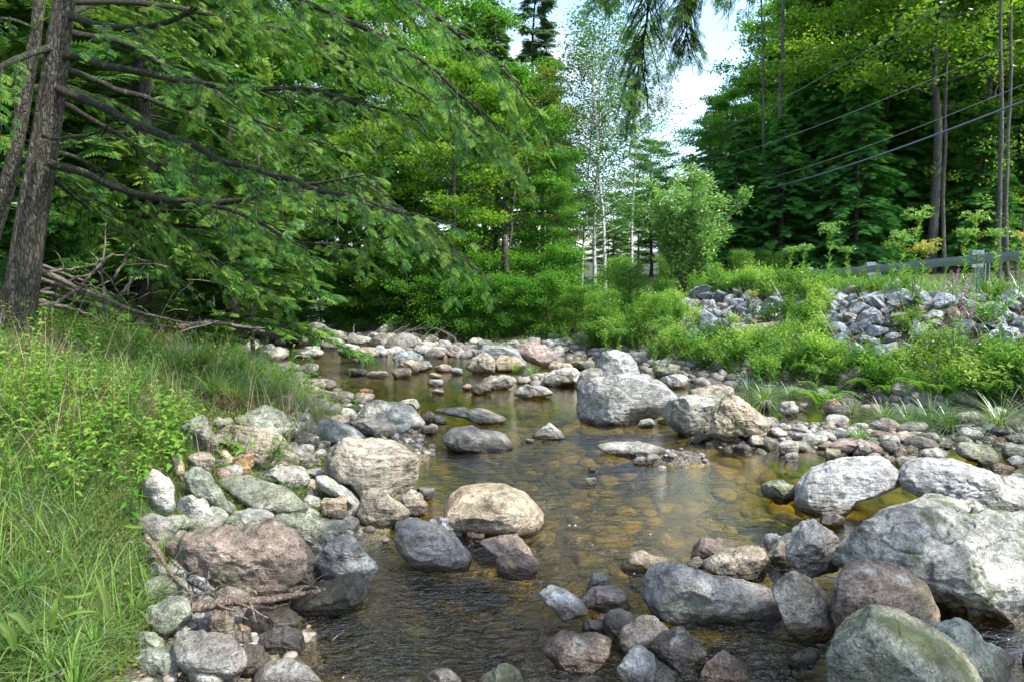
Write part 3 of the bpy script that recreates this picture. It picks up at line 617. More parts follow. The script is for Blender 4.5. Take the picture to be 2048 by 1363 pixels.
R('C', [(1095,740),(1120,650),(1200,620),(1320,640),(1365,690),(1350,780),(1320,875),(1180,875),(1110,820)], 'dark', 'squarish dark grey boulder in the lower centre group', Y=2.88, face=8)
R('C', [(580,710),(650,660),(760,640),(860,650),(925,700),(890,760),(800,800),(680,790),(620,750)], 'brown', 'dark brown glossy boulder in the water at the bottom centre', wet=.45)
R('C', [(920,760),(950,715),(1010,710),(1100,780),(1210,860),(1260,930),(980,940)], 'blue', 'smooth long grey green stone cut by the bottom edge', Y=2.75)
R('C', [(1325,830),(1350,755),(1420,735),(1500,760),(1640,875),(1650,940),(1340,940)], 'brown', 'reddish brown speckled boulder cut by the bottom edge', Y=2.8)
R('C', [(1500,755),(1560,735),(1640,745),(1720,790),(1800,870),(1700,900),(1620,850)], 'green', 'slim grey green stone beside the reddish brown one', Y=2.95)
R('C', [1745,725,1895,800], 'dark', 'small dark stone in the side channel left of the smooth corner boulder', wet=.4)
R('C', [(245,880),(300,830),(400,805),(450,830),(480,875),(470,920),(260,920)], 'green', 'mossy stone poking up at the bottom edge', moss=1)
R('C', [380,752,455,805], 'brown', 'small dark red brown wet stone at the bottom edge', wet=.8)
R('C', [0,830,170,920], 'grey', 'pale stone awash at the bottom edge left of the mossy one')
R('C', [465,862,560,910], 'green', 'small low mossy stone right of the mossy one at the bottom edge', moss=1)
R('D', [(720,600),(740,520),(800,420),(900,350),(1060,285),(1200,310),(1400,390),(1600,450),(1722,490),(2100,560),(2220,700),(2180,920),(1900,1040),(1722,1045),(1600,1090),(1480,1110),(1350,1020),(1260,950),(1200,850),(1100,770),(950,730),(800,720),(740,680)], 'pale', 'huge grey white boulder filling the right side of the picture', dep=.62, Y=3.45, face=9, rough=1.1, moss=1)
R('D', [(535,400),(540,310),(600,240),(720,200),(860,190),(960,195),(1020,240),(1070,300),(1000,350),(870,390),(760,450),(620,440)], 'white', 'pale topped boulder with dark underside left behind the huge one', dep=.8, face=5)
R('D', [(1065,290),(1100,210),(1200,180),(1350,190),(1500,225),(1722,320),(2000,420),(2050,620),(1722,560),(1500,480),(1300,400),(1150,330)], 'white', 'broad smooth pale boulder behind the huge one', Y=4.9, dep=.5)
R('D', [(455,640),(470,570),(530,520),(610,503),(690,540),(740,620),(770,720),(740,810),(640,800),(540,750),(470,700)], 'grey', 'round dark grey boulder perched on others at the left of the huge one', Y=3.62, dep=.9)
R('D', [(335,770),(350,660),(400,590),(475,580),(520,680),(540,760),(480,830),(380,820)], 'beige', 'beige boulder under the left side of the round perched one', Y=3.95)
R('D', [(735,830),(770,760),(860,718),(950,730),(1080,800),(1190,880),(1255,1000),(1250,1080),(1200,1120),(1000,1030),(800,1050),(735,960)], 'brown', 'brown grey egg shaped boulder in front of the huge one', Y=3.02, dep=.7, face=4)
R('D', [(380,900),(410,830),(480,768),(540,790),(640,840),(710,920),(720,1020),(680,1090),(560,1130),(440,1060),(390,990)], 'beige', 'angular boulder with a bright top facet left of the egg shaped one', Y=3.12, face=9, dep=.8)
R('D', [(600,1110),(640,1060),(740,1030),(880,1020),(1020,1040),(1200,1120),(1340,1200),(1420,1280),(1480,1363),(1450,1500),(640,1500),(620,1300),(605,1200)], 'green', 'smooth greenish corner boulder cut by the bottom edge', Y=2.5, dep=.75, face=4, rough=.8, moss=1)
R('D', [(1230,1120),(1320,1010),(1400,1050),(1500,1140),(1600,1230),(1722,1340),(1760,1420),(1500,1460),(1380,1300)], 'green', 'sloping green slab between the huge and the corner boulder', Y=2.75, face=9, moss=1)
R('D', [330,300,530,400], 'green', 'small mossy rock alone at the right of the amber pool', moss=1)
R('D', [640,462,765,540], 'dark', 'small dark shiny stone by the left tip of the huge boulder', wet=.5)
R('D', [340,565,445,680], 'white', 'pale rounded stone behind the beige boulder', Y=4.1)
R('D', [1722,1180,1900,1300], 'dark', 'dark wet stone in the water at the lower right corner', wet=.6)
R('D', [1480,1340,1600,1400], 'dark', 'dark stone at the bottom right edge', wet=.4, Y=2.75)
# --- far pool and rapids
for bb, t, lb, kw in [
    ([650,260,800,330],'white','white rounded boulder at the top of the left rapids',{}), ([755,275,890,345],'beige','brown and pale boulder right of the white one at the rapids',{}), ([850,275,950,345],'white','cream boulder leaning on the brown and pale one',dict(Y=15.2)),
    ([405,285,570,338],'white','pale wedge rock standing in the rapids',{}), ([185,250,300,335],'pale','long pale boulder at the grassy left edge of the rapids',{}), ([290,268,372,342],'pale','pale boulder downstream of the long one at the left edge',{}),
    ([180,375,360,450],'pale','wide flat pale boulder below the grass by the rapids',{}), ([300,365,430,430],'grey','grey boulder behind the wide flat pale one',{}), ([430,370,555,440],'grey','grey arched rock at the left of the rapids',{}),
    ([715,398,830,445],'dark','dark rounded rock at the foot of the rapids',{}), ([830,415,955,455],'beige','low beige rock right of the dark one at the foot of the rapids',{}), ([969,398,1090,455],'beige','beige rock on the near edge of the gravel bar',{}),
    ([1005,350,1130,425],'tan','tan pointed boulder leaning on the bluish one',{}), ([995,290,1160,385],'blue','bluish rounded boulder on the gravel bar',{}), ([1105,355,1205,415],'grey','dark grey stone at the right foot of the bluish boulder',{}),
    ([1225,375,1320,420],'pink','pinkish white low stone on the gravel bar',{}), ([1322,390,1395,435],'blue','round blue grey stone on the gravel bar',{}), ([1185,425,1262,462],'beige','small light stone at the water edge of the gravel bar',{}), ([1190,460,1275,500],'white','white stone half sunk before the gravel bar',{}),
    ([550,222,690,280],'pale','pale boulder beside the upstream pool',{}), ([470,268,555,300],'pale','low pale stone in the upstream water',{}), ([290,230,355,268],'grey','round grey stone in the upstream water',{}), ([350,190,460,232],'pale','flat pale boulder at the upstream pool',{}),
    ([410,145,540,190],'beige','oblong beige boulder near the bright gap in the trees',{}), ([505,165,650,220],'grey','broad grey boulder right of the oblong one',{}), ([280,138,345,175],'brown','brown boulder at the far left bend',{}), ([660,138,715,168],'pale','pale stone under the dark trunk upstream',{}),
    ([715,155,755,195],'green','greenish stone right of the dark trunk upstream',{}), ([820,208,880,240],'blue','blue grey stone at the back of the gravel bar',{}), ([685,210,755,250],'beige','beige stone behind the white rapids boulder',{}), ([1470,235,1570,285],'green','dark greenish block in the shade behind the bluish boulders',dict(Y=14.8)),
    ([550,525,665,605],'grey','grey rounded boulder at the left water edge by the grass',{}), ([655,530,750,600],'grey','grey blocky rock right of the rounded one at the water edge',dict(face=9)), ([755,545,875,605],'beige','beige flat rock behind the pale wedge boulder',{}), ([785,515,868,545],'orange','small orange tan stone in the still pool',{}),
    ([1212,520,1285,550],'white','small white stone alone in the still pool',{}), ([655,612,800,670],'dark','dark grey rock with a pale top left of the pale wedge boulder',{}), ([550,670,720,730],'beige','low beige rock at the foot of the sedge tuft',{}), ([1010,580,1140,650],'pale','pale boulder behind the right end of the wedge boulder',{}),
    ([1155,650,1235,720],'brown','brown broken stone at the right tip of the wedge boulder',dict(face=9)), ([1223,670,1305,722],'grey','grey low stone right of the brown broken one',{}), ([1152,722,1245,780],'grey','round grey stone in the water below the brown broken one',{}), ([500,570,615,640],'green','green lichen rock behind the low beige one',{}),
    ([610,600,680,660],'brown','brown damp stone among the left edge rocks',{}), ([490,458,612,500],'pale','pale flat rock at the mouth of the rapids',{}), ([400,450,490,515],'grey','grey rock at the mouth of the rapids by the grass',{}), ([425,490,520,550],'beige','beige rock below the mouth of the rapids',{}),
    ([720,330,850,365],'beige','low stony ledge below the rapids boulders',{}), ([230,445,350,485],'grey','flat grey rock under the wide pale boulder',{})]:
    R('E', bb, t, lb, **kw)
# --- right bank foot
for cr_, bb, t, lb, kw in [
    ('F',[(1240,590),(1245,535),(1290,490),(1340,510),(1390,545),(1360,590),(1300,605)],'beige','pale pointed boulder in the plants at the right bank',dict(face=9)), ('F',[1485,555,1620,640],'pale','pale boulder half hidden by ferns on the right bank',{}), ('F',[1755,700,1880,750],'pale','pale green stone under the drooping grass at the right',{}),
    ('F',[990,645,1068,715],'pale','whitish rounded stone behind the pebble bar',{}), ('F',[1065,655,1112,695],'grey','grey stone right of the whitish one behind the pebble bar',{}), ('F',[1185,638,1255,700],'tan','tan stone at the foot of the undercut bank',{}), ('F',[1200,668,1310,722],'dark','dark grey rock on the right side of the tan stone',{}),
    ('F',[1335,662,1422,705],'brown','brown flat rock in the small side channel',{}), ('F',[1290,608,1388,650],'dark','dark stone below the pale pointed boulder',{}), ('F',[905,645,972,690],'grey','grey leaning stone at the bank behind the wedge boulder',{}), ('F',[1190,710,1285,762],'white','white rounded stone on the pebble bar by the side channel',{}),
    ('F',[1500,745,1642,792],'grey','low grey rock in the wet side channel at the right',{}), ('F',[1515,664,1612,697],'white','white flat stone under the fern at the right',{}), ('F',[1365,586,1420,615],'green','small mossy stone right of the dark one under the ferns',dict(moss=1)),
    ('K',[(680,190),(730,130),(790,105),(830,150),(850,205),(770,215)],'grey','grey pointed cobble on the pebble bar above the pale topped boulder',{}), ('K',[450,140,580,235],'beige','tan rounded cobble at the near edge of the pebble bar',{}), ('K',[135,180,255,250],'white','white cobble standing in the water before the pebble bar',{}),
    ('K',[80,85,240,195],'pale','pale round cobble at the corner of the pebble bar',{}), ('K',[(500,120),(560,80),(720,70),(860,100),(930,160),(860,185),(700,160),(560,170)],'pink','broad flat pinkish slab across the pebble bar',{}), ('K',[775,185,900,245],'blue','blue grey round cobble touching the pale topped boulder',{}),
    ('K',[1005,140,1110,240],'brown','upright brown cobble between the two big pale boulders',{}), ('K',[1015,205,1195,305],'grey','purplish grey stone between the two big pale boulders',{}), ('K',[1220,145,1430,245],'pale','pale flat stone above the broad smooth boulder',{}), ('K',[(1480,190),(1500,120),(1600,105),(1760,130),(1880,260),(1750,270),(1600,240)],'green','layered mossy slab at the right above the broad smooth boulder',dict(moss=1,rough=1.6)),
    ('K',[1860,95,2060,225],'green','rounded mossy rock at the right edge of the picture',dict(moss=1)), ('K',[1770,270,1970,340],'brown','flat tan brown stone right of the layered mossy slab',{}), ('K',[1110,10,1260,65],'green','yellow mossed rock in the side pool',dict(moss=1)), ('K',[1220,20,1390,105],'grey','wet grey rock in the side pool beside the yellow mossed one',dict(wet=.3)),
    ('K',[1340,80,1490,140],'green','green lichen rock right of the side pool',{}), ('K',[960,38,1065,80],'dark','small dark rock left of the side pool',{}), ('K',[1900,205,2060,290],'blue','blue grey rock below the rounded mossy one at the right edge',{}), ('K',[0,70,60,110],'beige','small beige block at the left end of the pebble bar',dict(face=9)),
    ('K',[640,0,770,75],'grey','dark rock beside the grass tuft on the pebble bar',{}), ('K',[400,90,570,165],'beige','long beige slab propped on the pebble bar',dict(face=8)), ('K',[900,200,1020,265],'grey','dark flat cobble left of the purplish grey stone',{}), ('K',[1930,340,2060,430],'grey','grey rock at the right edge beside the broad smooth boulder',{})]:
    R(cr_, bb, t, lb, **kw)

# --- shared stone shapes for the many
def stone_mesh(name, seed, angular, lvl=3):
    r = np.random.default_rng(seed); S, T = ICO[lvl]; P = S.copy()
    P = facet(P, r, 13 if angular else 5, .42 if angular else .62, .7 if angular else .88, .97 if angular else .85)
    P = P*r.uniform([.9, .7, .5], [1.25, 1.0, .8]); off = r.uniform(0, 30, 3)
    P = P + S*(fbm(P*1.6+off, 3)*.06+fbm(P*5+off, 3)*(.045 if angular else .02))[:, None]
    g = Geo(); g.add(P, None, T, r=.5); return g.mesh(name, M_RIP if angular else M_ROCK, not angular)
cob = [stone_mesh('cobble', 100+k, False) for k in range(10)]
rip = [stone_mesh('riprap_stone', 200+k, True) for k in range(12)]
def free(px, py, pad=1.0):
    for cx, cyy, hx, hy in placed:
        if ((px-cx)/(hx*pad+2))**2+((py-cyy)/(hy*pad+2))**2 < 1: return False
    return True
def pix(x, y, z):
    d = np.array([x, y, z])-CP; f = d@FW; return 1024+F*d[0]/f, 681.5-F*(d@UP)/f
# cobbles: pixel zones of the photograph where loose stones lie
zones = [((880, 690, 1130, 760), 46, (.10, .19), 'rounded stone among many on the gravel bar at the head of the pool', 'stones on the upstream gravel bar', 'pale'),
         ((1450, 850, 2040, 925), 62, (.05, .11), 'rounded cobble among many on the pebble bar by the right bank', 'cobbles on the pebble bar', 'beige'),
         ((500, 655, 900, 730), 60, (.17, .36), 'rounded stone among many in the shallow upstream rapids', 'stones in the upstream rapids', 'pale'),
         ((580, 760, 800, 870), 34, (.06, .14), 'small stone wedged between boulders at the left water edge', 'small stones at the left water edge', 'grey'),
         ((300, 1050, 480, 1363), 26, (.05, .11), 'stone wedged low between the boulders of the lower left bank', 'small stones of the lower left bank', 'grey'),
         ((400, 880, 700, 1060), 34, (.04, .10), 'small stone wedged between the left bank boulders', 'small stones between the left boulders', 'grey'),
         ((1380, 770, 2040, 860), 30, (.07, .16), 'stone among others along the foot of the leafy right bank', 'stones along the right bank foot', 'grey'),
         ((1020, 740, 1180, 800), 18, (.05, .12), 'small stone at the near edge of the gravel left of the white boulder', 'stones before the white boulder', 'beige')]
tn = list(TINT)
for (x0, y0, x1, y1), n, (s0, s1), lb, gp, tt in zones:
    k = 0; tries = 0
    while k < n and tries < 4000:
        tries += 1; px, py = rng.uniform(x0, x1), rng.uniform(y0, y1)
        if not free(px, py, .9): continue
        p = hit(px, py)
        if p[2] < .003 and H(p[0], p[1]) < -.10: continue
        s = rng.uniform(s0, s1)*rng.choice([.7, 1, 1, 1.25])
        spx = s*F/p[1]
        o = link('cobble', cob[rng.integers(len(cob))]); o.location = (p[0], p[1], H(p[0], p[1])+s*.25); o.scale = (s, s, s*rng.uniform(.8, 1.1))
        o.rotation_euler = (rng.normal()*.25, rng.normal()*.25, rng.uniform(0, 6.28))
        tk = str(rng.choice([tt, tt, 'grey', 'pale', 'beige', 'white', 'brown', 'grey', 'blue', 'pink'] if rng.random() < .4 else [tt, 'grey', 'pale'])); t = np.array(TINT[tk])*rng.uniform(.8, 1.15)
        o.color = (*t, 1); o['wet'] = 0.0; tag(o, tk+' '+lb, 'cobble', gp); placed.append((px, py, spx*.8, spx*.5)); k += 1
# riprap blocks on the right bank
blocks = []
tries = 0
while len(blocks) < 296 and tries < 20000:
    tries += 1; y = rng.uniform(7.0, 18.5); sx = np.interp(y, RX[:, 0], RX[:, 1]); x = sx + rng.uniform(.5, 3.9)
    dl, dr = land_d(x, y)
    if not (.95 < dr < 3.1): continue
    px, py = pix(x, y, H(x, y))
    if px < 1365 or px > 2120 or py > 712 or (py > 690 and px < 1600): continue
    s = rng.uniform(.12, .25)*(1.5 if rng.random() < .15 else 1)*(1.15 if dr < 1.9 else 1)
    if any((x-a)**2+(y-b)**2 < ((s+c)*.52)**2 for a, b, c in blocks): continue
    blocks.append((x, y, s))
for x, y, s in blocks:
    o = link('riprap_stone', rip[rng.integers(len(rip))]); o.location = (x, y, float(H(x, y))+s*.22); o.scale = (s, s, s)
    o.rotation_euler = (rng.normal()*.5, rng.normal()*.5, rng.uniform(0, 6.28))
    t = np.array([.33, .36, .395])*rng.uniform(.55, 1.2)
    tanb = rng.random() < .15
    if tanb: t = np.array([.30, .27, .22])*rng.uniform(.7, 1.1)
    o.color = (*t, 1); o['wet'] = 0.0
    px, py = pix(x, y, float(H(x, y)))
    w_ = 'of the riprap near the right picture edge' if px > 1850 else 'on the middle of the riprap slope' if px > 1560 else 'at the left end of the riprap slope'
    tag(o, ('large' if s > .25 else 'medium' if s > .19 else 'small') + (' tan' if tanb else ' blue grey') + ' block ' + ('low ' if py > 650 else 'in the top row ' if py < 615 else '') + w_, 'riprap stone', 'quarried blocks ' + w_)
# gravel and bed stones nobody could count
def loose(name, mat_, n, xr, yr, size, cond, tint, lvl=1, zf=.2):
    S, T = ICO[lvl]; protos = []
    for k in range(6):
        r = np.random.default_rng(k+40); P = facet(S.copy(), r, 4, .6, .85)*r.uniform([.9, .7, .45], [1.2, 1, .75]); g = Geo(); g.add(P, None, T, r=.5); protos.append(g)
    x = rng.uniform(*xr, n); y = rng.uniform(*yr, n); ok = cond(x, y); x, y = x[ok], y[ok]; g = Geo()
    s = rng.uniform(*size, len(x)); z = H(x, y)+s*zf; a = rng.uniform(0, 6.28, len(x)); c, sn = np.cos(a), np.sin(a); zz = 0*a
    M = np.stack([np.stack([c, -sn, zz], -1), np.stack([sn, c, zz], -1), np.stack([zz, zz, zz+1], -1)], 1)*s[:, None, None]
    pid = rng.integers(0, 6, len(x))
    for k in range(6):
        q = pid == k; g.tile(protos[k], M[q], np.stack([x, y, z], -1)[q])
    o = g.build(name, mat_, smooth=True); o.color = (*tint, 1); return o
def gravel_mat():
    m, nd, ln, out = mat('mixed_gravel'); a = nd('ShaderNodeAttribute', attribute_name='rnd'); g = nd('ShaderNodeNewGeometry'); P = g.outputs['Position']
    c = ramp(nd, ln, a.outputs['Fac'], [(0, (.10, .08, .06)), (.3, (.20, .18, .15)), (.55, (.27, .23, .19)), (.75, (.25, .25, .25)), (1, (.38, .36, .32))])
    n = noise(nd, ln, P, 40, 4, .7); c = mixc(nd, ln, 1.0, c, ramp(nd, ln, n, [(.3, .6), (.7, 1.35)]), 'MULTIPLY')
    sp = nd('ShaderNodeSeparateXYZ'); ln(P, sp.inputs[0]); mr = nd('ShaderNodeMapRange'); val(mr, From_Min=-.02, From_Max=.015, To_Min=1, To_Max=0); ln(sp.outputs[2], mr.inputs['Value'])
    c = mixc(nd, ln, mth(nd, ln, 'MULTIPLY', mr.outputs[0], .85), c, mixc(nd, ln, a.outputs['Fac'], (.09, .085, .014), (.36, .26, .06)))
    b = nd('ShaderNodeBsdfPrincipled'); ln(c, b.inputs['Base Color']); b.inputs['Roughness'].default_value = .8; ln(b.outputs[0], out.inputs[0]); return m
M_GRAV = gravel_mat()
def shore(x, y):
    dl, dr = land_d(x, y); h = H(x, y); return (dl < .55) & (dr < .8) & (h > -.05)
tag(loose('gravel', M_GRAV, 9500, (-4.5, 7.5), (2.4, 12), (.015, .05), lambda x, y: shore(x, y) & (rng.random(len(x)) < .9), (.3, .3, .3)), 'loose small gravel filling the bars between the cobbles', 'gravel', kind='stuff')
tag(loose('gravel', M_GRAV, 8000, (-9, 4), (11, 26), (.035, .15), lambda x, y: shore(x, y), (.3, .3, .3)), 'coarse gravel of the upstream bars', 'gravel', kind='stuff')
tag(loose('riverbed_stones', M_GRAV, 2600, (-5, 6), (2.3, 14), (.04, .15), lambda x, y: (H(x, y) < -.09), (.3, .3, .3), 2, -.1), 'stones lying under the clear amber water', 'submerged stones', kind='stuff')
# ------------------------------------------------------------------ trees
def rhombi(g, P, D, Nn, Lg, Wd, r=None, fold=.25):
    """leaf quads: base points P, directions D, normals Nn, lengths, widths"""
    n = len(P); D = D/(np.linalg.norm(D, axis=1)[:, None]+1e-9); S = np.cross(D, Nn); S /= np.linalg.norm(S, axis=1)[:, None]+1e-9
    U = np.cross(S, D); Lg = np.broadcast_to(Lg, (n,))[:, None]; Wd = np.broadcast_to(Wd, (n,))[:, None]
    m = P + D*Lg*.45
    V = np.stack([P, m+S*Wd*.5+U*Wd*fold, P+D*Lg, m-S*Wd*.5+U*Wd*fold], 1).reshape(-1, 3)
    Q = np.arange(n*4).reshape(-1, 4); g.q.append(Q+g.n); g.qr.append(np.random.rand(n) if r is None else r); g.v.append(V.astype(np.float32)); g.n += n*4
def rnd_dir(n, zs=1.0):
    d = rng.normal(size=(n, 3)); d[:, 2] *= zs; return d/np.linalg.norm(d, axis=1)[:, None]
def leaf_cloud(g, C, per, sh, sv, size, asp=.6, tilt=.5, droop=.2):
    """leaves in flattened tufts round the centres C"""
    n = len(C)*per; B = np.repeat(C, per, 0)+rng.normal(size=(n, 3))*np.array([sh, sh, sv])
    tr = np.clip(np.repeat(rng.normal(size=len(C))*.16, per)+rng.uniform(.15, .85, n), 0, 1)
    D = rnd_dir(n, .45); D[:, 2] -= droop; Nn = np.array([0, 0, 1.0])+rng.normal(size=(n, 3))*tilt
    s = size*rng.uniform(.7, 1.3, n); rhombi(g, B, D, Nn, s, s*asp, tr)
def broadleaf(seed, Ht, base, Rad, leaves, size, lm, bm, tr=.2, nb=34, sh=.24, sv=.10, up=.5, lean=0, profile='oval', limbs=True, tw=9, kinds=('tree', 'trunk', 'crown'), asp=.65):
    global rng; keep = rng; rng = np.random.default_rng(seed); np.random.seed(seed)
    root = empty(kinds[0]); gt = Geo(); gc = Geo(); gl = Geo()
    u = np.linspace(0, 1, 12); wob = np.cumsum(rng.normal(size=(12, 2))*.012*Ht, 0)*.28; wob -= wob[0]
    T = np.stack([wob[:, 0]+lean*u*Ht, wob[:, 1], u*Ht], -1); rad = tr*(1-u)**.8+.012; rad[0] *= 1.35
    T[0, 2] -= .4; tube(gt, T, rad, 9)
    C = []
    for k in range(nb):
        h = base+(1-base)*((k+.5)/nb)**.9; p0 = np.array([np.interp(h, u, T[:, i]) for i in range(3)])
        a = k*2.4+rng.normal()*.4; v = (h-base)/(1-base)
        pr = {'oval': math.sin(pi*(.12+.84*v))**.6, 'cone': (1-v)**.8+.08, 'wide': (math.cos(v*1.45))**.5, 'bush': (1-.5*v)}[profile]
        Lb = Rad*pr*rng.uniform(.75, 1.15); e = up*rng.uniform(.5, 1.4)*(.4+v)
        s = np.linspace(0, 1, 6); hd = np.array([cos(a), sin(a), 0])
        B = p0+hd*(s*Lb)[:, None]+np.array([0, 0, 1])*(Lb*(e*s-.28*e*s*s*1.6))[:, None]+rng.normal(size=(6, 3))*.03*Lb*s[:, None]
        tube(gl, B, np.interp(h, u, rad)*.42*(1-s)**.7+.006, 5)
        C.append(B[2:])
        for j in range(tw):
            t = rng.uniform(.25, 1); b = np.array([np.interp(t, s, B[:, i]) for i in range(3)]); aa = a+rng.choice([-1, 1])*rng.uniform(.4, 1.3)
            l = Lb*.38*(1.15-t*.5)*rng.uniform(.6, 1.2); e2 = b+np.array([cos(aa)*l, sin(aa)*l, l*rng.uniform(-.15, .3)]); m_ = (b+e2)/2+np.array([0, 0, .05*l])
            tube(gl, [b, m_, e2], [.012, .008, .004], 3, cap=False)
            q = rng.uniform(.3, 1, 3)[:, None]; C.append(b*(1-q)+e2*q)
    C = np.concatenate(C); per = max(3, int(leaves/len(C))); leaf_cloud(gc, C, per, sh, sv, size, asp)
    gt.build(kinds[1], bm, root, True); gc.build(kinds[2], lm, root)
    if limbs: gl.build('limbs', bm, root, True)['kind'] = 'stuff'
    rng = keep; return root
def spray_proto(n=8, w=.016, L=.3, k2=1.0):
    """a flat hemlock spray: needle-clad twigs either side of a twig, along +x"""
    g = Geo(); P, D, Ls = [], [], []
    for i in range(n):
        t = (i+.6)/n; l = L*(.55*(1-t)+.12)*k2
        for sg in (-1, 1):
            a = sg*radians(46+6*math.sin(i*3)); P.append([t*L*.9, 0, -.10*L*t*t]); D.append([cos(a), sin(a), -.18]); Ls.append(l)
    P.append([0, 0, 0]); D.append([1, 0, -.1]); Ls.append(L*.55); P.append([L*.5, 0, -.02*L]); D.append([1, 0, -.2]); Ls.append(L*.55)
    P = np.array(P, float); D = np.array(D, float); rhombi(g, P, D, np.tile([0, 0, 1.0], (len(P), 1)), np.array(Ls), w, np.random.rand(len(P)), .12)
    return g
SPR8 = spray_proto(8, .0095, .165); SPR4 = spray_proto(4, .085, .6, 1.0); SPR5 = spray_proto(5, .05, .45, 1.0)
def frames(D, roll=.35):
    D = D/np.linalg.norm(D, axis=1)[:, None]; n = len(D); Z = np.array([0, 0, 1.0])+rng.normal(size=(n, 3))*roll
    Yv = np.cross(Z, D); Yv /= np.linalg.norm(Yv, axis=1)[:, None]+1e-9; Zv = np.cross(D, Yv); return np.stack([D, Yv, Zv], -1)
def conifer(seed, Ht, base, Rad, lm, bm=None, tr=.2, nb=110, droop=.35, sprays=16, ss=1.0, prof=.9, proto=None, kinds=('conifer', 'trunk', 'crown'), gap=0, upc=0.0, spread=.35):
    global rng; keep = rng; rng = np.random.default_rng(seed); np.random.seed(seed)
    root = empty(kinds[0]); gt = Geo(); gc = Geo(); gl = Geo(); u = np.linspace(0, 1, 10)
    wob = np.cumsum(rng.normal(size=(10, 2))*.006*Ht, 0); wob -= wob[0]; T = np.stack([wob[:, 0], wob[:, 1], u*Ht], -1); T[0, 2] -= .4
    rad = tr*(1-u)**.85+.01; rad[0] *= 1.3; tube(gt, T, rad, 9); O = []; Dd = []
    for k in range(nb):
        v = ((k+rng.random())/nb)**1.05; h = base+(1-base)*v
        p0 = np.array([np.interp(h, u, T[:, i]) for i in range(3)]); a = rng.uniform(0, 6.28)
        Lb = (Rad*(1-v)**prof+.18)*rng.uniform(.55, 1.15)*(1 if rng.random() > gap else .35); s = np.linspace(0, 1, 6); hd = np.array([cos(a), sin(a), 0])
        B = p0+hd*(s*Lb)[:, None]+np.array([0, 0, 1])*(Lb*(.12*s+upc*s*s-droop*s*s))[:, None]
        tube(gl, B, .035*(Lb/Rad)*(1-s)+.005, 4, cap=False)
        m = max(5, int(sprays*(Lb/Rad+.25))); t = rng.uniform(.12, 1, m)**.75
        b = np.stack([np.interp(t, s, B[:, i]) for i in range(3)], -1); aa = a+rng.choice([-1, 1], m)*rng.uniform(.1, 1.1, m)
        off = rng.uniform(0, spread, m)*Lb*.6*(1.1-t); dv = np.stack([np.cos(aa), np.sin(aa), -.12-.5*droop*t+rng.normal(size=m)*.12], -1)
        O.append(b+dv*off[:, None]); Dd.append(dv)
    O = np.concatenate(O); Dd = np.concatenate(Dd); M = frames(Dd, .3)*(ss*rng.uniform(.7, 1.25, len(O)))[:, None, None]
    gc.tile(proto or SPR4, M, O, rng.random(len(O)))
    gt.build(kinds[1], bm or M_GBARK, root, True); gc.build(kinds[2], lm, root); gl.build('limbs', M_LIMB, root, True)['kind'] = 'stuff'
    rng = keep; return root
used = set()
def plant(proto, px, Y, label, cat='tree', group=None, sc=1.0, rz=None, dz=0, base_z=None, sx=1.0):
    x = (px-1024)/F*Y*1.0; x *= 1.0
    o = proto if proto.name not in used else copy_tree(proto); used.add(proto.name)
    o.location = (x, Y, (float(H(x, Y)) if base_z is None else base_z)+dz); o.rotation_euler = (0, 0, random.uniform(0, 6.28) if rz is None else rz); o.scale = (sc*sx, sc*sx, sc)
    tag(o, label, cat, group); return o

KT = ('maple_tree', 'trunk', 'crown'); KH = ('hemlock_tree', 'trunk', 'crown'); KS = ('spruce_tree', 'trunk', 'crown'); KB = ('birch_tree', 'trunk', 'crown'); KU = ('shrub', 'stem', 'foliage')
mapA = broadleaf(1, 11, .12, 3.2, 30000, .13, M_MAP, M_GBARK, .16, 40, .30, .10, kinds=KT)
mapB = broadleaf(2, 9, .05, 2.6, 24000, .12, M_MAPY, M_GBARK, .12, 36, .26, .09, kinds=KT)
mapC = broadleaf(3, 19, .30, 4.6, 44000, .18, M_MAPY, M_GBARK, .16, 50, .42, .10, .35, kinds=KT, profile='wide', tw=11)
mapD = broadleaf(4, 17, .22, 3.9, 32000, .18, M_MAP, M_GBARK, .22, 42, .40, .14, kinds=KT)
mapE = broadleaf(12, 8, .15, 2.0, 9000, .11, M_AUT, M_GBARK, .08, 26, .25, .12, kinds=KT)
hemA = conifer(5, 14, .03, 3.4, M_HEM, M_BARK, .22, 190, .32, 42, .95, .75, kinds=KH, proto=SPR5)
hemB = conifer(6, 10, .0, 3.0, M_HEMD, M_BARK, .16, 190, .38, 42, .95, .7, kinds=KH, proto=SPR5)
sprA = conifer(7, 20, .25, 3.0, M_SPR, M_GBARK, .22, 170, .25, 30, 1.15, .85, kinds=KS, gap=.25, upc=.1)
birA = broadleaf(8, 9.5, .22, 1.5, 8500, .085, M_BIR, M_WBARK, .055, 34, .22, .20, 1.0, .05, kinds=KB, tw=6)
birB = broadleaf(9, 8.2, .25, 1.3, 6500, .085, M_BIR, M_WBARK, .045, 30, .20, .20, 1.1, -.06, kinds=KB, tw=6)
shA = broadleaf(10, 2.4, .0, 1.3, 9000, .085, M_MAP, M_BSTEM, .03, 26, .16, .10, .8, kinds=KU, profile='bush', tw=7)
shB = broadleaf(11, 2.0, .0, 1.2, 8000, .075, M_BANK, M_BSTEM, .025, 26, .15, .11, .9, kinds=KU, profile='bush', tw=7)

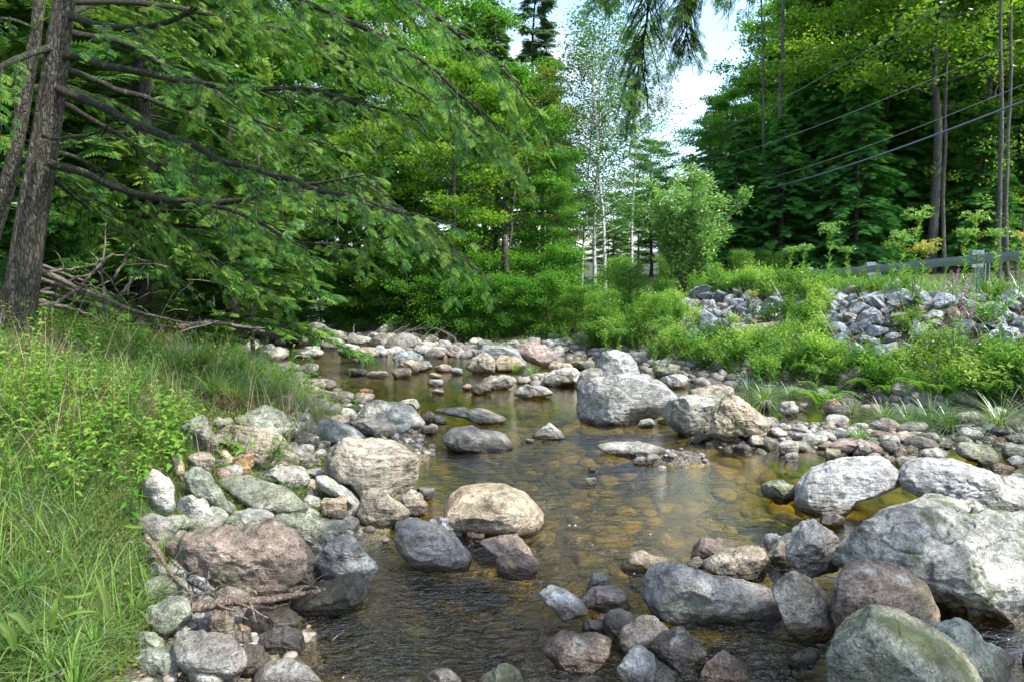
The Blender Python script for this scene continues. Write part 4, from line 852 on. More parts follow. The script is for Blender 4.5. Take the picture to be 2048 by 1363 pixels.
# centre, across the stream head
plant(mapB, 760, 21.5, 'bright green leafy maple left of centre over the stream head', sc=.72)
plant(mapB, 905, 20.6, 'bright green leafy maple at the centre of the far bank', sc=.82)
plant(mapA, 1010, 22.0, 'fresh green maple right of centre behind the grassy gravel bar', sc=.66)
plant(mapA, 830, 25.5, 'taller green maple behind the left centre ones', sc=.85)
plant(mapA, 1110, 21.0, 'slim dark stemmed maple left of the white birches', sc=.42, sx=.7)
plant(mapE, 1085, 26, 'thin tree with leaves turning yellow and orange left of the birches', sc=1.0)
plant(mapE, 1020, 29, 'half bare tree with turning leaves below the spruces', sc=1.05)
plant(sprA, 1062, 44, 'tall blue green spruce standing against the clouds', sc=1.0)
plant(sprA, 1096, 52, 'shorter blue green spruce right of the tall one', sc=.84)
plant(sprA, 965, 46, 'spruce mostly hidden left of the tall one', sc=.95)
plant(birA, 1188, 22.5, 'slender white birch with a straight stem against the sky', cat='birch')
plant(birB, 1215, 21.5, 'white birch leaning right beside the straight one', cat='birch', rz=0)
plant(birA, 1262, 25, 'white birch behind the leaning one', cat='birch', sc=.95)
plant(birB, 1160, 24, 'thin white birch at the left of the birches', cat='birch', sc=.8)
for px, Y, sc in [(1165, 50, .55), (1225, 57, .6), (1275, 52, .55), (1320, 48, .6)]: plant(mapA, px, Y, 'low distant tree closing the gap behind the birches', group='distant trees behind the birches', sc=sc)
plant(mapD, 1300, 44, 'distant green tree behind the right birches', sc=.5)
plant(mapA, 1215, 48, 'pale distant tree straight behind the birches', sc=.32); plant(mapD, 1240, 62, 'far off tree low against the bright sky behind the birches', sc=.28)
# hemlocks and maples behind the big hemlock on the left
plant(hemA, 300, 13, 'hemlock with a pale trunk behind the brush pile', sc=.95)
plant(mapA, 130, 19, 'maple directly behind the large leaning trunk', sc=1.0)
plant(mapB, 330, 18, 'bright maple behind the pale speckled trunk', sc=.95)
plant(hemA, 470, 17.5, 'hemlock left of the bright gap in the woods', sc=.7)
plant(hemA, -60, 12, 'dark hemlock at the left edge of the picture', sc=1.0)
plant(hemB, 410, 21, 'low spreading hemlock above the pale log', sc=1.0)
plant(mapA, 560, 30, 'sunlit maple glowing behind the hemlock limbs', sc=1.15)
plant(mapB, 420, 27, 'yellow green maple showing between the upper limbs', sc=1.3)
plant(mapA, 250, 26, 'maple deep in the woods left of the sunlit one', sc=1.2)
plant(mapA, 660, 33, 'tall maple above the bright gap in the woods', sc=1.25)
plant(mapD, 330, 40, 'tall forest tree far behind the left woods', sc=1.0)
plant(mapD, 820, 36, 'tall forest tree behind the left centre maples', sc=.95); plant(mapD, 915, 41, 'tall leafy tree left of the spruces', sc=1.05); plant(hemA, 990, 37, 'pointed conifer just left of the tall spruce', sc=1.02); plant(mapD, 715, 42, 'high crowned tree behind the upper hemlock limbs', sc=1.15)
plant(hemA, 690, 25.5, 'hemlock with a dark trunk beside the bright gap', sc=.85)
plant(hemB, 800, 23.5, 'dark low hemlock over the shaded far bank', sc=.7)
plant(hemA, 930, 31, 'hemlock standing behind the centre maples', sc=.85)
plant(hemB, 1115, 33, 'dark hemlock at the back of the birches', sc=.45)
plant(mapD, 120, 34, 'tall forest tree behind the leaning trunk', sc=1.0); plant(mapD, 560, 48, 'tall forest tree far behind the bright maple', sc=1.0)
plant(mapA, -20, 22, 'maple in the left corner of the woods', sc=1.2)
plant(hemB, 560, 42, 'dark hemlock far up the stream left of the gap', sc=.8); plant(mapB, 610, 62, 'pale green trees at the end of the stream view', sc=.9)
# right hand forest
rf = [(sprA, 1420, 40, .5, 'blue green spruce at the left end of the right forest'), (hemA, 1375, 40, .5, 'dark conifer left of the blue green spruce'), (mapD, 1490, 36, .6, 'light green tree in front of the right forest edge'), (mapD, 1560, 44, 1.0, 'tall tree with reddish top at the left of the right forest'),
      (mapD, 1640, 40, 1.05, 'tall pale green tree second from the left of the right forest'), (mapA, 1445, 31, .72, 'yellow green maple behind the willow bush'), (mapC, 1690, 34, .98, 'broad tree over the middle of the right forest'), (mapC, 1855, 25, 1.0, 'big maple with a thick grey trunk and layered yellow green leaves'),
      (mapC, 2080, 27, .95, 'big maple with layered leaves at the right edge'), (mapC, 1960, 33, 1.05, 'tall maple behind the big one with the thick trunk'), (mapD, 1760, 42, 1.1, 'tall dark tree behind the middle of the right forest'), (mapD, 2150, 40, 1.1, 'tall tree behind the right edge of the forest'),
      (hemB, 1500, 31, .78, 'dark hemlock low behind the guardrail, leftmost'), (hemB, 1580, 29, .85, 'dark hemlock behind the twin pale trunks'), (hemB, 1665, 27.5, .9, 'dark hemlock behind the twin goldenrods'), (hemB, 1745, 28.5, .95, 'dark hemlock left of the thick grey trunk'), (hemB, 1820, 30, .9, 'dark hemlock behind the thick grey trunk'),
      (hemB, 1900, 28, .72, 'dark hemlock right of the thick grey trunk'), (hemB, 2010, 31, .9, 'dark hemlock behind the bare pole trunks'), (hemB, 2120, 28, .9, 'dark hemlock at the right edge behind the road'), (hemA, 1620, 34, .95, 'taller hemlock over the low dark ones'), (hemA, 1780, 36, 1.0, 'taller hemlock left behind the big maple'), (hemA, 1930, 38, 1.0, 'taller hemlock deep in the right woods'),
      (hemB, 1560, 26, .62, 'low bright hemlock just behind the meadow bushes'), (hemB, 1700, 25, .7, 'low bright hemlock behind the guardrail blocks'), (hemB, 1460, 27, .6, 'low hemlock right behind the willow bush'), (mapA, 1620, 30.5, .62, 'fresh green maple among the dark hemlocks left of the thick trunk'), (mapA, 1730, 31, .7, 'fresh green maple over the guardrail blocks'), (mapB, 1930, 27, .6, 'yellow green sapling maple right of the thick trunk'), (mapA, 1540, 33, .75, 'green maple over the twin pale trunks'), (hemB, 1950, 25, .6, 'low hemlock left of the bare poles'), (hemA, 1530, 37, .85, 'taller hemlock behind the leftmost dark ones'), (hemA, 2080, 36, 1.0, 'taller hemlock behind the bare poles at the right'), (hemA, 1420, 46, .8, 'hemlock at the far left end of the right forest')]
for pr, px, Y, sc, lb in rf: plant(pr, px, Y, lb, sc=sc)
# forest further back, trees that cannot be told apart
for k in range(58):
    side = k % 2; Y = rng.uniform(42, 85)
    px = rng.uniform(-200, 640) if side == 0 else rng.uniform(1580, 2600)
    if side == 0 and 540 < px: px -= 150
    plant([mapD, hemA, mapC, hemB][k//2 % 4], px, Y, ['background forest tree deep in the left woods', 'background forest tree up the right hillside'][side], group=['trees deep in the left woods', 'trees up the right hillside'][side], sc=rng.uniform(.9, 1.25)*(1.3 if (k//2) % 4 == 3 else 1))
for k in (0, 11, 12):   # the woods beside and behind the camera, which close off the low sky
    a = [(-9, 6), (-12, 1), (-8, -4), (-13, -9), (-5, -10), (2, -14), (8, -17), (15, -15), (20, -8), (22, 2), (21, 9), (-15, 9), (-18, 3), (-20, 14), (14, -22), (-10, -18)][k]
    o = plant([hemA, mapD][k % 2], 1024, 10, 'woodland tree beside and behind the viewpoint', group='trees beside and behind the viewpoint', sc=rng.uniform(.8, 1.0)); o.location = (a[0], a[1], float(H(*a)))
# understory along the far bank
fb = [(640, 24), (705, 22.3), (760, 20.6), (815, 19.9), (865, 19.4), (915, 19.2), (960, 18.8), (1005, 18.6), (1050, 18.3), (1095, 18.2), (730, 22.8), (845, 21.2), (940, 20.6), (1030, 20), (1130, 19.5)]
for i, (px, Y) in enumerate(fb):
    plant(shA, px, Y, 'leafy understory shrub drooping over the shaded far bank', 'shrub', 'shrubs along the far bank', sc=rng.uniform(.55, .95))
for px, Y, sc, lb in [(1205, 15.5, .62, 'feathery light green bush at the left end of the right bank'), (1150, 17.5, .62, 'yellow green bush below the birches'), (1260, 17, .7, 'light green bush left of the willow'), (1310, 14.2, .5, 'low leafy bush below the willow'), (1420, 20, .55, 'low bush right of the willow on the meadow'),
                      (1480, 23, .6, 'rounded meadow bush before the dark hemlocks'), (1540, 24, .6, 'rounded meadow bush beside the left guardrail end'), (1340, 21, .7, 'bush behind the willow'), (1230, 20.5, .8, 'tall bright bush under the birches')]:
    plant(shB, px, Y, lb, 'shrub', 'shrubs of the right bank', sc=sc*.8)
for px, Y, sc, lb in [(230, 16, .6, 'green shrub behind the brush pile'), (120, 12.5, .5, 'green shrub right behind the large trunk'), (400, 19, .65, 'green shrub behind the pale log'), (480, 24, .7, 'green shrub on the left bank near the bright gap'), (540, 30, .8, 'yellow green shrub at the left side of the bright gap')]:
    plant(shA, px, Y, lb, 'shrub', 'shrubs of the left woods', sc=sc)
# willow bush
def willow():
    global rng; keep = rng; rng = np.random.default_rng(77); root = empty('willow_bush'); gs = Geo(); gc = Geo(); C = []
    for k in range(34):
        a = rng.uniform(0, 6.28); t = rng.uniform(.05, .5); h = rng.uniform(1.7, 3.25)*(1-.35*t)
        s = np.linspace(0, 1, 8); B = np.stack([cos(a)*(t*h*s**1.2)*.95, sin(a)*(t*h*s**1.2)*.95, h*s], -1)+rng.normal(size=(8, 3))*.02*s[:, None]
        tube(gs, B, .016*(1-s)+.004, 5, cap=False)
        for j in range(22):
            q = rng.uniform(.28, 1); b = np.array([np.interp(q, s, B[:, i]) for i in range(3)]); aa = rng.uniform(0, 6.28); l = rng.uniform(.15, .42)*(1.3-q*.6)
            e = b+np.array([cos(aa)*l*.7, sin(aa)*l*.7, l*.8]); tube(gs, [b, e], [.004, .002], 3, cap=False); u = rng.uniform(.1, 1, 5)[:, None]; C.append(b+(e-b)*u)
    C = np.concatenate(C); n = len(C)*7; P = np.repeat(C, 7, 0)+rng.normal(size=(n, 3))*.045; D = rnd_dir(n, .6)+np.array([0, 0, .5]); s = rng.uniform(.06, .10, n)
    rhombi(gc, P, D, rnd_dir(n), s, s*.34); gs.build('stems', M_BSTEM, root, True); gc.build('foliage', M_WIL, root); rng = keep; return root
wl = plant(willow(), 1372, 16.2, 'rounded pale green willow bush standing alone at the head of the riprap', 'willow', sc=1.04, sx=1.3)
# bare pole trunks and pale twin trunks on the right
def pole(px0, py0, px1, py1, Y, w0, m_, label, name='bare_tree', twigs=8, seed=0, kink=.12):
    r = np.random.default_rng(seed); a = at(px0, py0, Y); b = at(px1, py1, Y); a[2] = min(a[2], float(H(a[0], a[1]))) - .3
    root = empty(name, a); n = 12; s = np.linspace(0, 1, n); off = np.cumsum(r.normal(size=(n, 3)), 0)*kink*.3; off -= off[0]; off[:, 2] = 0
    P = (b-a)*s[:, None]+off; g = Geo(); rr = w0*Y/F/2; tube(g, P, rr*(1-.55*s)*(1+.25*np.exp(-s*14)), 9); g.build('trunk', m_, root, True)
    g2 = Geo(); gc = Geo()
    for k in range(twigs):
        t = r.uniform(.25, .97); q = np.array([np.interp(t, s, P[:, i]) for i in range(3)]); an = r.uniform(0, 6.28); l = r.uniform(.4, 1.1)
        e = q+np.array([cos(an)*l, sin(an)*l, l*r.uniform(-.25, .3)]); tube(g2, [q, (q+e)/2+[0, 0, .06], e], [.012, .008, .004], 4, cap=False)
        nn_ = 26; u = r.uniform(.4, 1.1, nn_)[:, None]; PP = q+(e-q)*u+r.normal(size=(nn_, 3))*.12; sz = r.uniform(.06, .11, nn_)
        rhombi(gc, PP, r.normal(size=(nn_, 3)), np.array([0, 0, 1])+r.normal(size=(nn_, 3))*.4, sz, sz*.6)
    if twigs: g2.build('limbs', M_LIMB, root, True)['kind'] = 'stuff'; gc.build('crown', M_MAPY, root)
    tag(root, label, 'tree'); return root
pole(2003, 545, 2022, -120, 19.5, 10, M_GBARK, 'bare pale pole trunk behind the guardrail, leftmost of the pair', seed=1)
pole(2021, 548, 2046, -140, 20.5, 9, M_GBARK, 'second bare pole trunk just right of the leftmost one', seed=2)
pole(2035, 548, 2062, 250, 19, 6, M_GBARK, 'thin leaning pole right of the bare pair', seed=3)
pole(1545, 520, 1560, -40, 27, 12, M_GBARK, 'pale forked looking trunk at the left of the dark hemlocks', seed=4)
pole(1537, 470, 1528, -20, 27, 7, M_GBARK, 'broken pale stub touching the forked looking trunk', seed=5, twigs=0)
pole(1890, 530, 1896, -60, 24, 8, M_GBARK, 'thin grey trunk right of the thick one', seed=7)
pole(1985, 540, 1980, -80, 27, 12, M_GBARK, 'dark pole trunk left of the bare pair', seed=9)
pole(675, 665, 668, 480, 24.2, 30, M_BARK, 'dark thick trunk beside the bright gap upstream', seed=10, twigs=0)
pole(1030, 690, 1022, 470, 19.5, 22, M_BARK, 'dark trunk in the shade of the far bank', seed=11, twigs=0)
pole(848, 690, 842, 420, 22, 14, M_BARK, 'slim dark trunk left of the other on the far bank', seed=12, twigs=0)
pole(990, 600, 985, 300, 23, 10, M_BARK, 'black slender trunk between the centre maples', seed=13, twigs=0)
pole(1012, 640, 1045, 380, 20.5, 7, M_GBARK, 'slender grey trunk leaning right at the centre', seed=14, twigs=3)
pole(193, 640, 216, 20, 14, 19, M_GBARK, 'pale speckled trunk right of the large leaning hemlock', seed=15, twigs=0)
pole(300, 620, 305, 250, 17, 10, M_GBARK, 'thin grey trunk behind the lower limbs', seed=16, twigs=0)
pole(500, 420, 530, 280, 15, 9, M_GBARK, 'short pale leaning trunk seen between the limbs', seed=17, twigs=0)
pole(250, 590, 205, 400, 12, 26, M_BARK, 'dark crooked trunk behind the brush pile', seed=18, twigs=0, kink=.5)
# ------------------------------------------------------------------ the big hemlock on the left
TY = 7.6; tb = at(28, 650, TY); tb[2] = float(H(tb[0], tb[1]))
big = empty('hemlock_tree', tb); tag(big, 'large old hemlock with ridged bark leaning right at the left edge, long drooping limbs', 'tree')
tp = [(10, 700, 118, TY), (22, 645, 98, TY), (38, 560, 84, TY), (62, 400, 74, TY), (88, 250, 66, TY-.05), (105, 120, 60, TY-.1), (122, 0, 54, TY-.15), (140, -160, 48, TY-.25), (165, -420, 38, TY-.4), (190, -800, 22, TY-.6)]
def trunk_mesh(pts, seed, k=72, n=170):
    """trunk with real bark ridges running up it"""
    P = spline([at(a, b, d) for a, b, c, d in pts], n); R_ = np.interp(np.linspace(0, 1, n), np.linspace(0, 1, len(pts)), [c*.66*d/F/2 for a, b, c, d in pts])
    T = np.gradient(P, axis=0); T /= np.linalg.norm(T, axis=1)[:, None]; A = np.cross(T, [0, 1, 0]); A /= np.linalg.norm(A, axis=1)[:, None]; B = np.cross(T, A)
    th = np.arange(k)*2*pi/k; Z = np.linspace(0, 1, n)*n*.02
    q = np.stack([np.cos(th)[None]*3.2+0*Z[:, None], np.sin(th)[None]*3.2+0*Z[:, None], Z[:, None]*1.0+0*th[None]], -1)*1.3+seed
    rid = np.abs(fbm(q*np.array([1.6, 1.6, .8]), 3)); lump = fbm(q*.4+5, 2)
    rr = R_[:, None]*(1+.06*lump)+(rid-.25)*.024*np.clip(R_[:, None]/.2, .3, 1)
    fl = np.exp(-np.arange(n)/9.)[:, None]*.35*(1+.5*np.sin(th*3)[None]); rr = rr*(1+fl)
    V = P[:, None]+rr[..., None]*(np.cos(th)[None, :, None]*A[:, None]+np.sin(th)[None, :, None]*B[:, None])
    i = np.arange(n-1)[:, None]*k; j = np.arange(k)[None]; j2 = (j+1) % k; Q = np.stack([i+j, i+j2, i+k+j2, i+k+j], -1).reshape(-1, 4)
    return V.reshape(-1, 3), Q, P
V, Q, TP = trunk_mesh([(a+7, b, c, d) for a, b, c, d in tp], 3.1); g = Geo(); g.add(V-tb, Q, r=.5); g.build('trunk', M_BARK, big, True)
def limb(root, ctrl, r0, foliage=1.0, seed=0, side=(.35, 1.1), dead=0, hang=.5, name='limb', lmat=None, spacing=.13, sp=1.0, start=.2, dirs=(1, -1)):
    """a limb through pixel points (px, py, depth), with hanging branchlets and sprays as its foliage"""
    global rng; keep = rng; rng = np.random.default_rng(seed+900); np.random.seed(seed)
    o0 = np.array(root.location); P = spline([at(*c) for c in ctrl], 40); P = P+fbm(P*2.2+seed, 2)[:, None]*np.array([.02, .03, .03]); P[0] -= fbm(P[:1]*2.2+seed, 2)*.02
    g = Geo(); s = np.linspace(0, 1, 40); R_ = .72*r0*(1-s)**.75+.005; R_ = R_*(1+.18*vnoise(P*9)); tube(g, P-o0, R_, 8)
    lo = g.build(name, M_LIMB, root, True)
    seg = np.linalg.norm(np.diff(P, axis=0), axis=1); Ln = seg.sum(); cum = np.concatenate([[0], np.cumsum(seg)])/Ln
    T = np.gradient(P, axis=0); T /= np.linalg.norm(T, axis=1)[:, None]
    gb = Geo(); O = []; D = []; S_ = []; n = int(Ln/spacing)
    for k in range(n):
        t = start+(1-start)*(k+rng.random())/n; b = np.array([np.interp(t, cum, P[:, i]) for i in range(3)]); tg = np.array([np.interp(t, cum, T[:, i]) for i in range(3)])
        sd = np.cross(tg, [0, 0, 1.0]); sd /= np.linalg.norm(sd)+1e-9; sg = dirs[k % len(dirs)]
        dv = tg*rng.uniform(.5, 1.1)+sd*sg*rng.uniform(.5, 1.0)+np.array([0, 0, rng.uniform(-.25, .25)]); dv /= np.linalg.norm(dv)
        l = rng.uniform(*side)*(1.15-.55*t); m = 9; u = np.linspace(0, 1, m)
        B = b+dv*(u*l)[:, None]+np.array([0, 0, -1])*(hang*l*u**1.8)[:, None]+np.cumsum(rng.normal(size=(m, 3)), 0)*.008
        tube(gb, B-o0, .0065*(1-u)+.0022, 4, cap=False)
        if rng.random() < dead: 
            for _ in range(5):
                q = B[rng.integers(3, m)]; e = q+(rnd_dir(1)[0]+dv)*rng.uniform(.1, .35); tube(gb, [q-o0, e-o0], [.003, .0015], 3, cap=False)
            continue
        ns_ = max(3, int(l/.052*foliage)); uu = rng.uniform(.10, 1.0, ns_); bb = np.stack([np.interp(uu, u, B[:, i]) for i in range(3)], -1)
        bt = dv-np.array([0, 0, hang*1.5])*uu[:, None]; bt /= np.linalg.norm(bt, axis=1)[:, None]; s2 = np.cross(bt, [0, 0, 1.0]); s2 /= np.linalg.norm(s2, axis=1)[:, None]+1e-9
        sgn = rng.choice([-1, 1], ns_)[:, None]; dd = bt*.8+s2*sgn*rng.uniform(.2, .9, ns_)[:, None]+np.array([0, 0, -.22]); O.append(bb); D.append(dd); S_.append(rng.uniform(.6, 1.25, ns_)*(1.1-.35*uu)*sp)
    gb.build('branchlets', M_LIMB, lo, True)['kind'] = 'stuff'
    if O:
        O = np.concatenate(O)-o0; D = np.concatenate(D); S_ = np.concatenate(S_); gf = Geo(); gf.tile(SPR8, frames(D, .3)*S_[:, None, None], O, rng.random(len(O))); gf.build('needles', lmat or M_HEM, lo)
    rng = keep; return lo
L1 = limb
# upper, middle and lower limbs, followed in the photograph; depth wanders toward and away from the camera
L1(big, [(128, 30, 7.5), (220, 52, 7.2), (330, 46, 6.9), (440, -10, 6.6), (560, -60, 6.4)], .045, .8, 1, (.4, 1.1))
L1(big, [(120, 112, 7.5), (230, 135, 7.1), (420, 172, 6.6), (620, 184, 6.2), (830, 235, 5.9)], .052, .7, 2, (.4, 1.2), start=.38)
L1(big, [(115, 178, 7.5), (190, 205, 7.3), (300, 262, 7.0), (450, 322, 6.6), (600, 368, 6.2), (720, 400, 5.9), (870, 440, 5.7)], .062, .75, 3, (.4, 1.25), start=.36)
L1(big, [(100, 325, 7.5), (180, 350, 7.6), (280, 392, 7.7), (400, 408, 7.6), (520, 395, 7.4), (620, 372, 7.2), (740, 350, 7.0)], .062, .5, 4, (.3, .8), .3, start=.3)
L1(big, [(400, 406, 7.6), (500, 440, 7.3), (600, 482, 7.0), (760, 500, 6.7)], .03, .8, 5, (.35, .9), start=.1)
L1(big, [(560, 380, 7.3), (700, 395, 6.9), (820, 430, 6.6), (960, 540, 6.3)], .03, .95, 6, (.4, .95), start=.1)
L1(big, [(85, 275, 7.35), (130, 278, 7.0), (180, 272, 6.8), (222, 250, 6.7)], .028, 0, 7, (.1, .25), 1)
L1(big, [(125, 60, 7.5), (260, 90, 7.9), (420, 180, 8.3), (560, 260, 8.6), (700, 300, 8.9)], .045, .9, 8, (.4, 1.2))
L1(big, [(110, 200, 7.6), (220, 260, 8.2), (340, 330, 8.8), (480, 420, 9.3), (600, 500, 9.6)], .045, .9, 9, (.4, 1.1))
L1(big, [(95, 300, 7.6), (180, 330, 8.3), (300, 430, 9.0), (430, 520, 9.6), (560, 600, 10.0)], .04, 1.0, 10, (.4, 1.1))
L1(big, [(115, 130, 7.6), (260, 190, 8.4), (420, 240, 9.2), (600, 300, 10.0), (760, 380, 10.6), (900, 500, 11)], .05, 1.0, 11, (.5, 1.3))
L1(big, [(130, -60, 7.4), (300, -70, 6.9), (520, -20, 6.4), (700, 45, 6.0), (860, 130, 5.8), (1000, 260, 5.6)], .055, 1.0, 12, (.5, 1.2))
L1(big, [(135, -120, 7.4), (400, -120, 6.6), (640, -60, 6.2), (820, 10, 6.0), (950, 90, 5.9), (1060, 200, 5.8)], .05, 1.0, 13, (.5, 1.1))
L1(big, [(120, 0, 7.5), (300, 10, 8.2), (560, 60, 9.2), (760, 140, 10), (930, 250, 10.5), (1050, 360, 10.8)], .05, 1.1, 14, (.5, 1.4))
L1(big, [(115, 90, 7.5), (30, 120, 7.0), (-90, 190, 6.5), (-200, 260, 6.0)], .045, .9, 15, (.4, 1.0))
L1(big, [(105, 60, 7.6), (160, 20, 8.4), (260, 0, 9.2), (420, 60, 10.2)], .04, 1.1, 16, (.4, 1.2))
L1(big, [(90, 330, 7.6), (150, 400, 8.6), (250, 470, 9.6), (360, 560, 10.4)], .035, .9, 17, (.4, 1.0), .2)
# leaning dark trunk behind it at the left edge
lt = empty('hemlock_tree', at(-75, 640, 8.6)); g = Geo()
P = spline([at(a, b, d) for a, b, d in [(-80, 680, 8.6), (-15, 470, 8.6), (25, 330, 8.55), (52, 180, 8.5), (75, 40, 8.5), (92, -150, 8.4), (110, -400, 8.3)]], 40)-np.array(lt.location)
tube(g, P, np.linspace(.095, .05, 40)*(1+.1*vnoise(P*4)), 12); g.build('trunk', M_BARK, lt, True); tag(lt, 'thin dark mossy trunk leaning right behind the large hemlock', 'tree')
L1(lt, [(30, 320, 8.5), (100, 330, 9.2), (200, 400, 10)], .03, .9, 31, (.4, .9)); L1(lt, [(70, 60, 8.5), (0, 40, 8.0), (-80, 70, 7.5)], .03, .9, 32, (.4, .9)); L1(lt, [(50, 180, 8.5), (120, 170, 9.5), (260, 220, 10.5)], .03, 1.0, 33, (.4, 1.0))
# hemlock at the right, out of the frame, whose limb hangs into the top of the picture
rt = empty('hemlock_tree', (6.2, .6, float(H(6.2, .6)))); g = Geo()
tube(g, [(0, 0, -.3), (0, 0, 3), (.1, .05, 7), (.1, .1, 13)], [.3, .24, .17, .03], 14); g.build('trunk', M_BARK, rt, True); tag(rt, 'hemlock at the right whose feathery limb hangs into the top of the picture', 'tree')
def wpx(x, y, z): a, b = pix(x, y, z); return (a, b, y)
L1(rt, [wpx(6.2, .62, 5.6), wpx(4.6, 3.2, 5.7), (1560, -160, 5.5), (1330, -90, 6.4), (1290, 60, 6.9), (1270, 190, 7.0)], .035, 1.0, 41, (.35, .75), 0, .9, start=.55, spacing=.075)
L1(rt, [wpx(6.2, .62, 5.8), wpx(4.8, 3.0, 5.9), (1500, -150, 5.7), (1290, -120, 6.4), (1215, -30, 6.8)], .03, .8, 42, (.2, .4), 0, .9, start=.85, spacing=.12)
L1(rt, [wpx(6.2, .62, 6.0), wpx(4.9, 3.4, 6.0), (1700, -180, 6.0), (1400, -60, 7.0), (1370, 90, 7.3)], .03, 1.0, 43, (.3, .5), 0, .8, start=.8, spacing=.09)
for k in range(2):   # its other limbs, over the stream beside the viewpoint
    a = rng.uniform(1.9, 4.6) if k % 3 else rng.uniform(0, 6.28); h = 5.8+.5*k; l = rng.uniform(2.6, 4.2)*(1-.035*k)
    p = np.array([6.2, .6, h]); pts = [p, p+[cos(a)*l*.5, sin(a)*l*.5, .1], p+[cos(a)*l, sin(a)*l, -.4]]
    o0 = np.array(rt.location); P = spline(pts, 14); g = Geo(); tube(g, P-o0, np.linspace(.05, .008, 14), 6); lo = g.build('limb', M_LIMB, rt, True)
    m = 110; t = rng.uniform(.1, 1, m); b = np.stack([np.interp(t, np.linspace(0, 1, 14), P[:, i]) for i in range(3)], -1); aa = a+rng.uniform(-1.3, 1.3, m); d = np.stack([np.cos(aa), np.sin(aa), 0*aa-.2], -1)
    gf = Geo(); gf.tile(SPR5, frames(d)*1.2, b+d*rng.uniform(0, .8, m)[:, None]*(1.2-t)[:, None]-o0, rng.random(m)); gf.build('needles', M_HEM, lo)

# ------------------------------------------------------------------ brush pile and driftwood
def stick(g, pts, r0, n=14, wob=.012, k=6, seed=0):
    P = spline([p for p in pts], n); r = np.random.default_rng(seed); w_ = r.normal(size=(n, 3))*wob; tube(g, P+w_, np.linspace(r0, r0*.35, n)*(1+.05*r.normal(size=n)), k); return P
bp_ = at(230, 600, 9.6); pile = empty('brush_pile', (bp_[0], bp_[1], float(H(bp_[0], bp_[1])))); tag(pile, 'heap of dead grey branches and poles beside the large hemlock', 'brush pile')
o0 = np.array(pile.location)
spec = [([(75, 540, 8.8), (170, 580, 9.2), (260, 618, 9.6), (380, 650, 10)], .045), ([(70, 555, 9), (180, 592, 9.4), (300, 640, 9.8)], .035), ([(80, 530, 9.4), (160, 560, 9.8), (250, 600, 10)], .03), ([(60, 575, 8.8), (150, 600, 9.1), (240, 625, 9.4)], .03),
        ([(75, 615, 8.7), (140, 590, 9), (210, 520, 9.6), (240, 508, 9.9), (300, 525, 10.2)], .028), ([(95, 545, 9.4), (180, 530, 9.7), (210, 515, 10)], .025), ([(215, 655, 9.2), (205, 560, 9.6), (213, 450, 9.9)], .028), ([(240, 590, 9.8), (300, 520, 10)], .025),
        ([(230, 560, 9.9), (260, 500, 10.1), (300, 470, 10.4)], .022), ([(180, 500, 9.5), (240, 590, 9.7), (290, 650, 9.9)], .016), ([(65, 600, 8.7), (130, 612, 8.9), (200, 640, 9.1)], .04), ([(70, 590, 9), (140, 560, 9.3), (190, 545, 9.5)], .035)]
for i, (c, r0) in enumerate(spec):
    g = Geo(); stick(g, [at(*q)-o0 for q in c], r0, seed=i); g.build('branch', M_DEAD, pile, True)
for i in range(46):
    r = np.random.default_rng(500+i); px, py, d = r.uniform(70, 430), r.uniform(530, 660), r.uniform(8.8, 10.8); a = at(px, py, d); a[2] = max(a[2], float(H(a[0], a[1]))+.02)
    v = r.normal(size=3)*np.array([1, .8, .55]); v /= np.linalg.norm(v); l = r.uniform(.25, .8); g = Geo(); stick(g, [a-o0, a+v*l*.5+[0, 0, .03]-o0, a+v*l-o0], r.uniform(.005, .016), 8, .006, 5, i); g.build('branch', M_DEAD, pile, True)
def log(name, label, pts, r0, m_, twigs=0, seed=0, cat='driftwood', sz=.012, k=9):
    if name in ('driftwood_stick', 'driftwood_branch'): pts = [(a, b, min(c, hit(a, b)[1]-(.30 if 560 > a > 400 else .22))) for a, b, c in pts]
    P0 = np.array(at(*pts[0])); root = empty(name, P0); g = Geo(); P = stick(g, [at(*q)-P0 for q in pts], r0, 22, sz, k, seed); g.build('shaft', m_, root, True)
    r = np.random.default_rng(seed)
    for i in range(twigs):
        q = P[r.integers(4, 20)]; v = rnd_dir(1)[0]; v[2] = abs(v[2])*.6; l = r.uniform(.08, .3); g = Geo(); stick(g, [q, q+v*l*.5, q+v*l+[0, 0, -.02]], r0*.3, 6, .003, 5, i); g.build('twig', m_, root, True)
    tag(root, label, cat); return root
log('driftwood_log', 'pale sunlit log lying at the edge of the left bank before the bright gap', [(355, 655, 11.2), (420, 645, 11.6), (480, 652, 12), (530, 662, 12.4)], .05, M_DEAD, 9, 1)
log('driftwood_stick', 'smooth tan stick lying across the stones under the large brown boulder', [(383, 1216, 3.52), (450, 1203, 3.48), (540, 1198, 3.44), (640, 1180, 3.40)], .030, M_DRIFT, 5, 2, sz=0.0016)
log('driftwood_branch', 'speckled grey branch slanting down beside the large brown boulder', [(345, 1140, 3.72), (400, 1168, 3.62), (445, 1200, 3.5)], .030, M_GBARK, 4, 3, sz=0.002)
log('driftwood_stick', 'thin bent tan stick reaching up into the grass', [(292, 1070, 3.75), (320, 1110, 3.7), (345, 1150, 3.62), (400, 1200, 3.5)], .013, M_DRIFT, 4, 4, sz=0.0012000000000000001)
log('driftwood_stick', 'thin tan stick lying over the speckled branch', [(345, 1120, 3.66), (385, 1155, 3.58), (430, 1180, 3.5), (468, 1200, 3.42)], .010, M_DRIFT, 3, 5, sz=0.0012000000000000001)
log('driftwood_stick', 'short forked stick end by the lichen slab', [(575, 1182, 3.42), (615, 1172, 3.42), (650, 1178, 3.4)], .012, M_DRIFT, 3, 6, sz=0.0012000000000000001)
